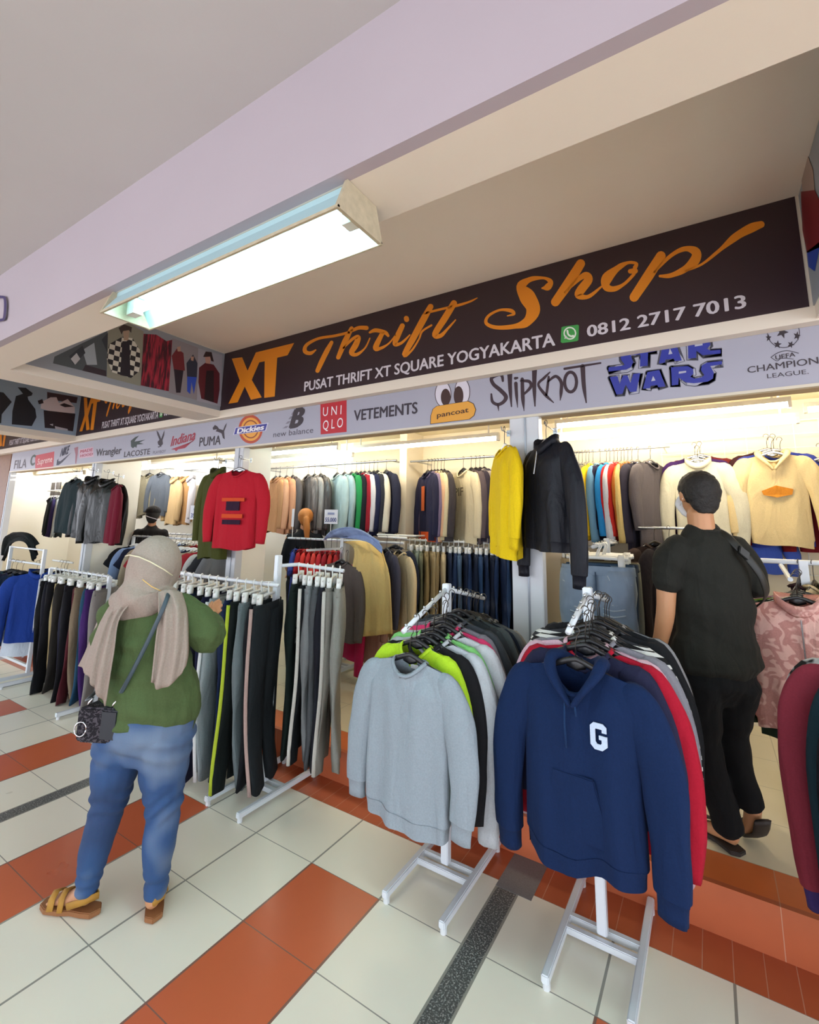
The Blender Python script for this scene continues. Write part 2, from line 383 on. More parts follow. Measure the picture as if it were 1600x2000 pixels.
S1 = [[(545, 380, 8), (512, 400, 22), (480, 388, 26), (490, 350, 20), (560, 312, 16), (660, 295, 16), (740, 275, 16), (800, 248, 22), (850, 248, 26)],
      [(640, 335, 22), (610, 390, 30), (580, 450, 30), (555, 505, 26)], [(760, 250, 24), (720, 330, 34), (680, 425, 26)],
      [(710, 370, 10), (765, 315, 18), (800, 305, 30), (785, 350, 36), (760, 395, 32), (790, 408, 20), (840, 370, 10), (870, 310, 8)],
      [(870, 275, 14), (905, 262, 24), (960, 275, 24), (980, 295, 16)], [(945, 280, 26), (905, 365, 34), (935, 370, 18), (985, 340, 10), (1025, 290, 8)],
      [(1065, 235, 30), (1035, 300, 34), (1020, 345, 26), (1060, 338, 16), (1110, 290, 8)], [(1089, 190, 30), (1091, 198, 30)],
      [(1235, 120, 34), (1190, 200, 40), (1130, 310, 38), (1078, 408, 30), (1120, 385, 12), (1165, 315, 10), (1185, 268, 12), (1240, 232, 12)],
      [(1200, 160, 14), (1300, 135, 14), (1400, 112, 16), (1470, 90, 12), (1515, 68, 6)],
      [(1375, 100, 38), (1320, 190, 40), (1262, 285, 36), (1295, 295, 24), (1340, 250, 14), (1385, 200, 8)]]
S2 = [[(372, 408, 10), (400, 402, 36), (415, 375, 26), (380, 355, 14), (310, 362, 26), (262, 400, 50), (295, 455, 84), (325, 520, 72), (290, 585, 46), (220, 608, 24), (130, 612, 20), (80, 590, 18), (92, 552, 14), (150, 522, 12), (208, 525, 20), (225, 542, 14), (190, 552, 6)],
      [(572, 280, 46), (510, 380, 52), (440, 480, 46)], [(490, 430, 10), (555, 365, 24), (600, 340, 34), (612, 365, 44), (575, 415, 46), (560, 445, 36), (612, 452, 20), (680, 400, 10)],
      [(855, 300, 22), (862, 280, 16), (820, 275, 16), (770, 300, 30), (710, 355, 56), (705, 400, 40), (745, 412, 28), (800, 385, 16), (850, 335, 16)], [(830, 320, 24), (855, 318, 30)],
      [(990, 240, 50), (930, 335, 54), (850, 455, 48)], [(955, 325, 12), (1040, 240, 20), (1115, 203, 26), (1172, 220, 48), (1165, 265, 52), (1110, 312, 34), (1040, 342, 24), (985, 345, 14)],
      [(1110, 320, 12), (1200, 285, 12), (1290, 215, 18), (1380, 140, 40), (1460, 95, 48), (1512, 76, 36)]]
XTP = [(40, 432), (102, 424), (135, 505), (185, 395), (415, 338), (375, 412), (313, 427), (298, 660), (235, 668), (238, 448), (205, 455), (160, 560), (220, 665), (155, 680), (118, 600), (75, 695), (20, 703), (88, 565)]
def main_sign(label, mp, x0, x1, th):
    """mp maps a point of the big sign to this one"""
    def mm(mb): mb.v = [tuple(mp(Vector(v))) for v in mb.v]; return mb
    t = board('sign_board', label, 'sign', x0, x1, 2.675, 3.258, YS, SIGNBG, group=None)
    rel(mm(merge([ribbon(s, c1, .001) for s in S1])).build('script_lettering', ORANGE), t)
    rel(mm(merge([ribbon(s, c2, .001) for s in S2])).build('script_lettering', ORANGE), t)
    rel(mm(poly(XTP, c1)).build('letters', ORANGE), t)
    def tx(s, bl, br, tl):
        a, b_, c = (at(*p, 'Y', YS) for p in (bl, br, tl)); z = (a.z+b_.z)/2
        o = text_quad(s, (a.x, YS-.001, z), (1, 0, 0), (0, 0, 1), b_.x-a.x, c.z-a.z, WHT, None, bold=.028)
        for v in o.data.vertices: v.co = mp(v.co)
        rel(o, t)
    tx('PUSAT THRIFT XT SQUARE YOGYAKARTA', (594, 766), (1085, 672), (594, 747))
    tx('0812 2717 7013', (1147, 657), (1459, 602), (1147, 634))
    ic = rel(mm(poly([(472, 612), (480, 608), (556, 598), (563, 603), (560, 678), (553, 683), (476, 694), (468, 688)], c2)).build('phone_icon', plain('#3e9a4a', .5)), t)
    rel(mm(merge([ribbon(circ(516, 643, 30, 30, 12) and [(p[0], p[1], 7) for p in circ(516, 643, 30, 30, 12)], c2, .002, closed=True, k=2),
              ribbon([(503, 630, 10), (507, 648, 9), (520, 658, 9), (533, 657, 11)], c2, .002), poly([(487, 672), (493, 652), (507, 668)], c2, .002)])).build('phone_icon', plain('#dfe8dc', .5)), t)
    return t
main_sign('large black shop sign with orange script lettering above the open shopfront', lambda p: p, -1.42, 3.03, .004)
k2 = lambda a, b: (lambda p: Vector((a+(p.x+1.42)*(b-a)/4.45, p.y, p.z)))
main_sign('smaller black and orange script sign half hidden behind the white crossbeam', k2(-4.40, -1.79), -4.41, -1.77, .004)
main_sign('distant dark sign panel at the far left end of the ceiling coffers', k2(-7.28, -4.8), -7.28, -4.77, .004)

# logo fascia
YF = .915
FASC = plain('#a3a3b0', .4, mottle=.05, scale=2)
ft = board('logo_fascia', 'long grey fascia banner printed with clothing logos under the shop sign', 'banner', -6.7, 6.9, 2.31, 2.66, YF, FASC, .03)
rel(MB().box(-6.7, 6.9, YF-.004, YF+.03, 2.30, 2.315).build('edge_trim', plain('#cfc7b4', .4)), ft)
def ftext(s, bl, br, tl, m=INK, bold=.02, shear=0, lift=.001, name='printed_logo'):
    a, b_, c = (at(*p, 'Y', YF) for p in (bl, br, tl))
    return rel(text_quad(s, (a.x, YF-lift, a.z), (1, 0, 0), (0, 0, 1), b_.x-a.x, c.z-a.z, m, None, bold=bold, shear=shear, skew=(b_.z-a.z)/(b_.x-a.x), name=name), ft)
def fx(ox, oy, k): return lambda x, y: at(ox+x*k, oy+y*k, 'Y', YF)
def fp(mb, m, name='printed_logo'): return rel(mb.build(name, m), ft)
DK = plain('#3a3238', .45); RED = plain('#b3202c', .45); WH = plain('#e2dfe2', .5); BLU = plain('#2a3390', .45); DBL = plain('#26263c', .5)
c8 = fx(0, 700, .115); c4 = fx(140, 820, .2); c3 = fx(400, 720, .2); c5 = fx(820, 690, .225); c6 = fx(1170, 640, .16875); c7 = fx(1440, 620, .1)
ftext('FILA', (27, 916), (51, 913), (27, 899), plain('#5a5058', .5)); ftext('C', (58, 909), (68, 908), (58, 889), plain('#3c4640', .5), bold=.06)
fp(poly([(600, 1650), (925, 1580), (905, 1870), (600, 1900)], c8), plain('#b8404a', .5)); ftext('Supreme', (73, 908), (102, 902), (73, 896), plain('#e8c8c4', .5), lift=.002)
ftext('NIKE', (117, 892), (133, 886), (118, 876), DBL, bold=.05, shear=.3)
fp(poly([(958, 1815), (970, 1730), (1000, 1700), (990, 1745), (1030, 1745), (1215, 1595), (1060, 1765), (1000, 1812)], c8), DBL)
fp(poly([(75, 290), (210, 265), (215, 360), (75, 378)], c4), plain('#c3a2b0', .5)); fp(poly([(25, 275), (65, 262), (60, 330), (45, 430), (35, 425), (38, 340)], c4), plain('#94606c', .5))
ftext('MADE', (157, 885), (181, 881), (157, 879), plain('#b04a5c', .5), lift=.002); ftext('HOOD', (157, 893), (181, 889), (157, 888), plain('#b04a5c', .5), lift=.002)
ftext('Wrangler', (187, 891), (237, 886), (187, 877), DK, bold=.03)
ftext('LACOSTE', (242, 893), (293, 887), (242, 882), DK)
fp(poly([(580, 260), (578, 205), (620, 170), (660, 153), (630, 188), (615, 212), (650, 207), (722, 193), (662, 222), (706, 236), (640, 242), (632, 275), (620, 262), (598, 278)], c4), plain('#35403c', .5))
fp(merge([poly([(828, 100), (850, 125), (875, 185), (895, 130), (908, 98), (905, 150), (888, 200), (893, 235), (870, 262), (845, 240), (840, 215), (858, 195), (838, 145)], c4),
          poly([(840, 262), (868, 255), (885, 265), (868, 262), (850, 272)], c4)]), DK)
ftext('PLAYBOY', (299, 887), (324, 884), (299, 881), plain('#5c565e', .5), bold=.0)
ftext('Indiana', (333, 872), (381, 858), (336, 852), plain('#9a2c3c', .5), bold=.03, shear=.25)
fp(poly([(970, 288), (1190, 208), (1202, 190), (1108, 276), (1042, 288), (1020, 308), (1008, 292)], c4), plain('#9a2c3c', .5))
ftext('PUMA', (389, 872), (431, 868), (389, 854), DK, bold=.02)
fp(poly([(1378, 78), (1400, 50), (1425, 65), (1440, 88), (1480, 100), (1498, 55), (1518, 28), (1508, 68), (1490, 112), (1496, 190), (1478, 178), (1465, 132), (1430, 118), (1408, 112), (1420, 92), (1383, 98)], c4), DK)
fp(poly(circ(448, 592, 118, 140), c3, .0008), plain('#b0492e', .5)); fp(poly(circ(450, 592, 96, 114), c3, .0012), plain('#dd9a3c', .5))
fp(ribbon([(p[0], p[1], 12) for p in circ(450, 592, 70, 84, 16)], c3, .0014, closed=True, k=2), plain('#8a4426', .5))
fp(poly([(278, 648), (300, 575), (625, 528), (600, 608)], c3, .0018), plain('#c4c4d4', .5)); fp(poly([(288, 643), (306, 580), (612, 538), (592, 604)], c3, .0022), plain('#3a3c8c', .5))
ftext('Dickies', (463, 847), (516, 839), (464, 837), WH, bold=.05, lift=.003, shear=.2)
ftext('B', (564, 836), (590, 832), (572, 798), DK, bold=.07, shear=.35)
fp(merge([poly([(760+i*14, 585-i*22), (800+i*10, 580-i*22), (820+i*11, 560-i*24), (790+i*12, 562-i*24)], c3) for i in range(0, 8, 2)]), plain('#7c7a84', .5))
ftext('new balance', (534, 854), (612, 845), (534, 843), plain('#4a4650', .5), bold=.0)
fp(poly([(1130, 342), (1386, 305), (1386, 618), (1133, 643)], c3, .001), RED)
ftext('U N I', (631, 813), (667, 809), (631, 795), WH, bold=.0, lift=.002); ftext('Q L O', (631, 840), (670, 834), (631, 821), WH, bold=.0, lift=.002)
ftext('VETEMENTS', (691, 822), (816, 807), (690, 801), plain('#332c36', .5), bold=.03)
OUT = plain('#3a2a20', .5)
for cx, cy, rx, ry, px_, py_, pr, ps in ((203, 355, 66, 106, 226, 382, 42, 74), (370, 335, 62, 112, 338, 370, 42, 84)):
    fp(poly(circ(cx, cy, rx+6, ry+6), c5, .0008), OUT); fp(poly(circ(cx, cy, rx, ry), c5, .0012), plain('#cfcad4', .5)); fp(poly(circ(px_, py_, pr, ps), c5, .0016), plain('#3c2420', .5))
bill = [(97, 612), (100, 540), (118, 485), (150, 460), (300, 436), (420, 418), (465, 440), (485, 490), (470, 540), (430, 572), (260, 592)]
fp(poly([(280+(x-280)*1.03, 510+(y-510)*1.05) for x, y in bill], c5, .0019), OUT); fp(poly(bill, c5, .0023), plain('#d79a38', .5))
ftext('pancoat', (854, 816), (916, 805), (854, 806), plain('#4a2c18', .5), bold=.02, lift=.003)
SK = [[(722, 240, 20), (715, 200, 26), (690, 185, 28), (625, 215, 30), (640, 268, 32), (700, 320, 36), (748, 375, 36), (730, 420, 30), (680, 445, 28), (632, 420, 26), (622, 355, 16)], [(680, 450, 20), (686, 500, 5)],
      [(782, 155, 46), (785, 300, 34), (797, 462, 12)], [(835, 262, 32), (840, 350, 28), (850, 470, 6)], [(830, 218, 26), (848, 214, 18)],
      [(890, 225, 30), (895, 380, 34), (906, 500, 6)], [(880, 240, 20), (950, 245, 28), (965, 290, 28), (912, 350, 20)],
      [(997, 130, 44), (995, 300, 34), (1001, 458, 12)], [(1130, 165, 12), (1080, 215, 24), (1030, 272, 22), (1090, 360, 28), (1162, 428, 10)],
      [(1120, 205, 20), (1110, 290, 24), (1100, 365, 20)], [(1110, 250, 16), (1180, 200, 26), (1228, 250, 30), (1228, 330, 30), (1220, 408, 8)],
      [(1258, 135, 22), (1380, 115, 20), (1570, 85, 16)], [(1415, 115, 42), (1425, 280, 36), (1446, 428, 12)]]
fp(merge([ribbon(s, c5, .001) for s in SK]+[ribbon([(p[0], p[1], 28) for p in circ(1310, 250, 52, 86, 14)], c5, .001, closed=True, k=2)]), plain('#34222a', .5))
SW = [[(112, 460), (270, 440), (300, 430), (255, 370), (250, 310), (300, 275), (660, 225), (655, 275), (570, 290), (565, 440), (475, 452), (480, 310), (370, 320), (375, 340), (398, 400), (370, 460), (320, 485), (112, 508)],
      [(740, 200), (890, 180), (960, 380), (880, 388), (865, 360), (770, 372), (765, 405), (695, 415)],
      [(1030, 150), (1230, 125), (1280, 150), (1290, 200), (1250, 245), (1290, 265), (1410, 255), (1410, 300), (1200, 320), (1130, 270), (1125, 350), (1035, 360)],
      [(125, 575), (215, 560), (240, 650), (280, 555), (330, 550), (365, 640), (400, 535), (480, 525), (435, 740), (360, 745), (310, 660), (275, 765), (205, 775)],
      [(560, 515), (700, 490), (770, 680), (690, 690), (675, 665), (600, 675), (590, 700), (510, 710)],
      [(835, 460), (1030, 445), (1090, 480), (1095, 530), (1060, 570), (1110, 590), (1190, 575), (1220, 550), (1180, 490), (1190, 440), (1250, 405), (1425, 385), (1425, 425), (1290, 445), (1330, 520), (1320, 590), (1260, 625), (1100, 645), (1010, 635), (925, 580), (920, 660), (845, 670)]]
def outline(w_): return merge([ribbon([(p[0], p[1], w_) for p in s]+[(s[0][0], s[0][1], w_)], lambda x, y: c6(x+ (6 if w_ > 40 else 0), y+(8 if w_ > 40 else 0)), .0004 if w_ > 40 else .0008, k=1) for s in SW])
fp(outline(62), plain('#4a4a56', .5)); fp(outline(42), plain('#a8aab8', .5)); fp(merge([poly(s, c6, .0014) for s in SW]), BLU)
fp(merge([poly(s, c6, .002) for s in ([(805, 312), (822, 240), (852, 302)], [(605, 622), (628, 560), (656, 612)], [(1110, 195), (1200, 183), (1200, 205), (1110, 220)], [(925, 510), (1010, 500), (1010, 520), (925, 535)])]), plain('#a8aab8', .5))
def star(cx, cy, r, a=0, sq=1): return [(cx+sq*(r if i % 2 == 0 else r*.42)*cos(a+pi*i/5-pi/2), cy+(r if i % 2 == 0 else r*.42)*sin(a+pi*i/5-pi/2)) for i in range(10)]
fp(merge([poly(s, c7, .001) for s in (star(880, 290, 130, .3), star(615, 400, 85, 0, .7), star(1168, 360, 95, .2, .8), star(790, 530, 85, .1), star(1050, 530, 75, .4), star(1120, 150, 80, .2))]
         + [ribbon([(p[0], p[1], 14) for p in circ(905, 300, 315, 290, 20)], c7, .001, closed=True, k=2)]
         + [ribbon([(660, 780, 14), (800, 690, 14), (980, 650, 14), (1200, 700, 14)], c7, .001), ribbon([(660, 780, 12), (780, 850, 12), (880, 795, 12), (1100, 815, 12)], c7, .001)]), plain('#30282f', .5))
ftext('UEFA', (1515, 703), (1554, 696), (1515, 694), DK, bold=.02); ftext('CHAMPIONS', (1460.5, 729), (1614, 708), (1460.5, 716), plain('#3c343a', .5), bold=.01)
ftext('LEAGUE.', (1499, 739), (1580, 730), (1499, 730), plain('#3c343a', .5), bold=.0)

# photo banners on the crossbeam faces
def photo_banner(label, X, y0, y1, z0, z1, bgc, shapes, conv):
    t = thing('photo_banner', label, 'banner', (X, (y0+y1)/2, z0))
    rel(MB().box(X-.006, X, y0, y1, z0, z1).build('panel', plain(bgc, .45)), t)
    for i, (c, pts) in enumerate(shapes):
        m = c if not isinstance(c, str) else plain(c, .5)
        mb = merge([poly(p, conv, .0003*(i+1), (1, 0, 0)) for p in pts]); rel(mb.build('printed_picture', m), t)
    return t
cb = lambda x, y: at(x*.2875, 540+y*.2875, 'X', -1.411)
def checker(a, b_):
    m, nt, b = newmat('plaid'); tc = N(nt, 'ShaderNodeTexCoord'); ch = N(nt, 'ShaderNodeTexChecker'); ch.inputs['Scale'].default_value = 24
    ch.inputs[1].default_value = (*lin(a), 1); ch.inputs[2].default_value = (*lin(b_), 1)
    mp = N(nt, 'ShaderNodeMapping'); mp.inputs['Location'].default_value = (.013, 0, 0)
    nt.links.new(tc.outputs['Object'], mp.inputs[0]); nt.links.new(mp.outputs[0], ch.inputs['Vector']); nt.links.new(ch.outputs[0], b.inputs['Base Color']); b.inputs['Roughness'].default_value = .5
    return m
def stripes(a, b_, s=60):
    m, nt, b = newmat('striped_cloth'); tc = N(nt, 'ShaderNodeTexCoord'); ch = N(nt, 'ShaderNodeTexNoise'); ch.inputs['Scale'].default_value = s
    mp = N(nt, 'ShaderNodeMapping'); mp.inputs['Scale'].default_value = (1, 1, .12); nt.links.new(tc.outputs['Object'], mp.inputs[0]); nt.links.new(mp.outputs[0], ch.inputs['Vector'])
    rp = N(nt, 'ShaderNodeValToRGB'); rp.color_ramp.elements[0].position = .42; rp.color_ramp.elements[1].position = .6; rp.color_ramp.elements[0].color = (*lin(a), 1); rp.color_ramp.elements[1].color = (*lin(b_), 1)
    nt.links.new(ch.outputs['Fac'], rp.inputs[0]); nt.links.new(rp.outputs[0], b.inputs['Base Color']); b.inputs['Roughness'].default_value = .5
    return m
photo_banner('colour photo banner with a man in checked shirt, left of the big sign', -1.411, -.8, .84, 2.675, 3.255, '#8e9298', [
    ('#4a5054', [[(360, 590), (370, 545), (730, 370), (725, 680)]]), ('#9ea6ae', [[(560, 500), (640, 450), (660, 600), (590, 600)]]), ('#33262e', [[(560, 640), (580, 600), (720, 640), (722, 680)]]),
    ('#30343c', [[(470, 540), (560, 470), (580, 520), (500, 600)], [(690, 430), (735, 380), (730, 520)]]), ('#b8b8bc', [[(480, 560), (520, 520), (545, 560), (510, 600)]]),
    ('#8a8878', [[(733, 370), (850, 300), (975, 375), (955, 745), (725, 685)]]),
    (checker('#1c1a1e', '#cfcabc'), [[(740, 460), (830, 410), (900, 420), (950, 500), (950, 640), (890, 690), (760, 650), (725, 560)]]),
    ('#1e1a22', [[(830, 440), (880, 440), (885, 685), (815, 670)]]), ('#a98e78', [[(835, 360), (880, 355), (870, 435), (840, 435)]]), ('#3a2f2a', [[(805, 350), (840, 325), (895, 345), (890, 385), (875, 365), (835, 372), (825, 395)]]),
    (stripes('#3c0e1c', '#a02238'), [[(975, 390), (1060, 395), (1130, 440), (1170, 430), (1145, 780), (955, 740)]]),
    ('#8a8488', [[(1170, 420), (1345, 485), (1335, 840), (1145, 790)]]), ('#6c2028', [[(1165, 540), (1200, 490), (1245, 520), (1255, 640), (1180, 640)]]), ('#201a26', [[(1180, 630), (1245, 640), (1225, 790), (1195, 790)]]),
    ('#2a3040', [[(1265, 590), (1310, 530), (1340, 590), (1335, 690), (1270, 690)]]), ('#2a4cb0', [[(1270, 680), (1335, 685), (1315, 800), (1300, 720), (1290, 800), (1270, 780)]]), ('#b08a78', [[(1200, 480), (1225, 475), (1225, 510), (1205, 510)], [(1295, 545), (1315, 545), (1312, 575), (1295, 570)]]),
    ('#9c9aa4', [[(1345, 490), (1508, 535), (1500, 885), (1335, 845)]]), ('#571a24', [[(1350, 620), (1395, 585), (1450, 600), (1490, 660), (1490, 770), (1475, 865), (1365, 830), (1345, 720)]]), ('#23151c', [[(1400, 640), (1450, 640), (1450, 855), (1385, 835)]]),
    ('#b98f80', [[(1390, 545), (1430, 545), (1425, 595), (1395, 590)]]), ('#301c1e', [[(1378, 545), (1395, 510), (1435, 515), (1450, 580), (1432, 575), (1425, 545), (1385, 548)]])], cb)
cb2 = lambda x, y: at(x*.115, 700+y*.115, 'X', -4.416)
photo_banner('blue-grey photo banner with dark hooded figures on the second crossbeam', -4.416, -.8, .84, 2.68, 3.25, '#8fa0b2', [
    ('#10121c', [[(200, 1120), (210, 900), (270, 640), (390, 600), (300, 490), (440, 500), (555, 590), (540, 630), (470, 650), (480, 700), (600, 860), (620, 1000), (540, 1150)]]),
    ('#14141c', [[(-120, 1100), (-100, 650), (0, 570), (60, 580), (200, 740), (30, 950), (20, 1100)]]),
    ('#3a2830', [[(800, 570), (1320, 660), (1300, 760), (800, 700)]]), ('#c8bcc0', [[(690, 850), (700, 740), (860, 660), (960, 660), (1000, 760), (1150, 690), (1270, 830), (1270, 930), (1000, 940)]]),
    ('#22161e', [[(740, 880), (1280, 940), (1240, 1240), (1000, 1200), (760, 1180)], [(640, 720), (720, 690), (740, 760), (660, 780)], [(1010, 790), (1090, 760), (1260, 820), (1100, 830)]]),
    ('#a8a4ac', [[(930, 1150), (1150, 1200), (1150, 1230), (940, 1200)], [(840, 1120), (900, 1110), (900, 1150)]])], cb2)
t = thing('photo_banner', 'narrow photo banner with a red jacket on the crossbeam at the right edge', 'banner', (3.048, .3, 2.675))
rel(MB().box(3.044, 3.05, -.5, .84, 2.675, 3.255).build('panel', plain('#97a0a8', .45)), t)
cr = lambda x, y: at(1400+x*.3, 50+y*.3, 'X', 3.043)
for c, p in (('#7a1c24', [(550, 1080), (640, 1070), (700, 1200), (680, 1440), (590, 1480), (560, 1330)]), ('#a89488', [(550, 930), (585, 820), (630, 940), (640, 1070), (560, 1080)]), ('#2848a8', [(590, 1470), (680, 1400), (640, 1600), (600, 1570)])):
    rel(poly(p, cr, .001, (-1, 0, 0)).build('printed_picture', plain(c, .5)), t)
# lilac notice on the beam face, far left
t = thing('notice_board', 'pale lilac board with a dark outlined shape at the left edge of the beam', 'sign', (-1.9, -1.05, 2.62))
rel(MB().box(-2.6, -1.13, -1.05, -1.042, 2.62, 3.0).build('panel', plain('#b6aec8', .4)), t)
cn = lambda x, y: at(x, y, 'Y', -1.05)
rel(ribbon([(-30, 583, 4), (2, 580, 5), (10, 586, 5), (9, 618, 5), (2, 625, 5), (-30, 626, 4)], cn, .001).build('printed_shape', plain('#2c1c58', .4)), t)

# ------------------------------------------------------------------ lamps
METAL_D = plain('#b7ab90', .5, mottle=.3, scale=40)
def trough_lamp(label, x0, x1, yc, z=2.5, tubes=1, power=TUBE_OUT):
    t = thing('ceiling_light', label, 'ceiling light', ((x0+x1)/2, yc, z))
    h = MB(); zt = ZB-.001; a, b_ = .105, .05
    # trapezoid housing, open below
    for s in (-1, 1):
        h.prism([(x0, yc+s*a, z), (x1, yc+s*a, z), (x1, yc+s*b_, zt-.02), (x0, yc+s*b_, zt-.02)], (0, s*.003, .002))
    h.box(x0, x1, yc-b_-.004, yc+b_+.004, zt-.02, zt)
    rel(h.build('reflector', plain('#a8c8cc', .45)), t)
    e = MB()
    for x in (x0, x1):
        e.prism([(x, yc-a-.004, z-.002), (x, yc+a+.004, z-.002), (x, yc+b_+.02, zt), (x, yc-b_-.02, zt)], (.012 if x == x1 else -.012, 0, 0))
    for s in (-1, 1): e.box(x0-.012, x1+.012, yc+s*a-.003, yc+s*a+.006, z-.004, z+.006)
    rel(e.build('housing', METAL_D), t)
    rel(MB().tube([(x0+.09, yc, z+.035), (x1-.05, yc, z+.035)], .018, 10).build('tube', emit('#d8ffff', power), smooth=True), t)
    rel(MB().box(x0+.03, x0+.09, yc-.02, yc+.02, z+.012, z+.08).build('lamp_holder', plain('#d8d8d0', .5)), t); rel(MB().box(x1-.05, x1, yc-.02, yc+.02, z+.012, z+.08).build('lamp_holder', plain('#d8d8d0', .5)), t)
    return t
trough_lamp('open trough light with one bright fluorescent tube under the beam', .40, 1.72, -.94)
trough_lamp('second trough light farther right along the same beam', 3.3, 4.6, -.94)  # extra lamp added out of view to brighten the corridor
trough_lamp('third trough light farther left along the same beam', -4.4, -3.1, -.94)  # also an unseen addition, more light from the left end
def shop_tube(label, x0, x1, y, z, c='#fff2d8', p=TUBE_IN, group=None):
    t = thing('fluorescent_light', label, 'strip light', ((x0+x1)/2, y, z), 0, group)
    rel(MB().box(x0, x1, y-.02, y+.02, z+.016, z+.05).build('batten', plain('#e2dccb', .5)), t)
    rel(MB().tube([(x0+.02, y, z), (x1-.02, y, z)], .021, 8).build('tube', emit(c, p), smooth=True), t)
    for q in (x0, x1-.02): rel(MB().box(q, q+.02, y-.022, y+.022, z-.024, z+.02).build('lamp_holder', plain('#e8e4da', .5)), t)
    for q in (x0+.1, x1-.1): rel(MB().box(q-.006, q+.006, y-.006, y+.006, z+.04, 2.622).build('hanging_rod', plain('#e8e4da', .5)), t)
def tube_px(label, a, b_, y, c='#fff2d8', p=TUBE_IN):
    A, B = at(*a, 'Y', y), at(*b_, 'Y', y); shop_tube(label, A.x, B.x, y, (A.z+B.z)/2, c, p)
tube_px('upper strip light on the right shop ceiling', (1085, 838), (1545, 782), 2.0)
tube_px('strip light at the right edge of the shop ceiling', (1570, 800), (1700, 790), 2.3)
tube_px('long lower strip light above the right-hand rail', (1075, 868), (1560, 808), 2.12)
tube_px('strip light above the middle rails, between partition and pillar', (690, 884), (975, 850), 2.0)
tube_px('bluish strip light just inside the pillar with the red top', (500, 890), (663, 872), 1.7, '#c8f0ff')
tube_px('strip light above the tan and leather jackets', (525, 902), (690, 886), 2.2)
tube_px('upper strip light in the left bay', (205, 912), (292, 903), 1.6, '#ffffff', 19.0)
tube_px('strip light over the olive tops in the left bay', (245, 922), (432, 897), 2.0, '#ffffff', 19.0)
tube_px('strip light in the leftmost bay', (65, 935), (165, 921), 1.9, '#ffffff', 19.0)
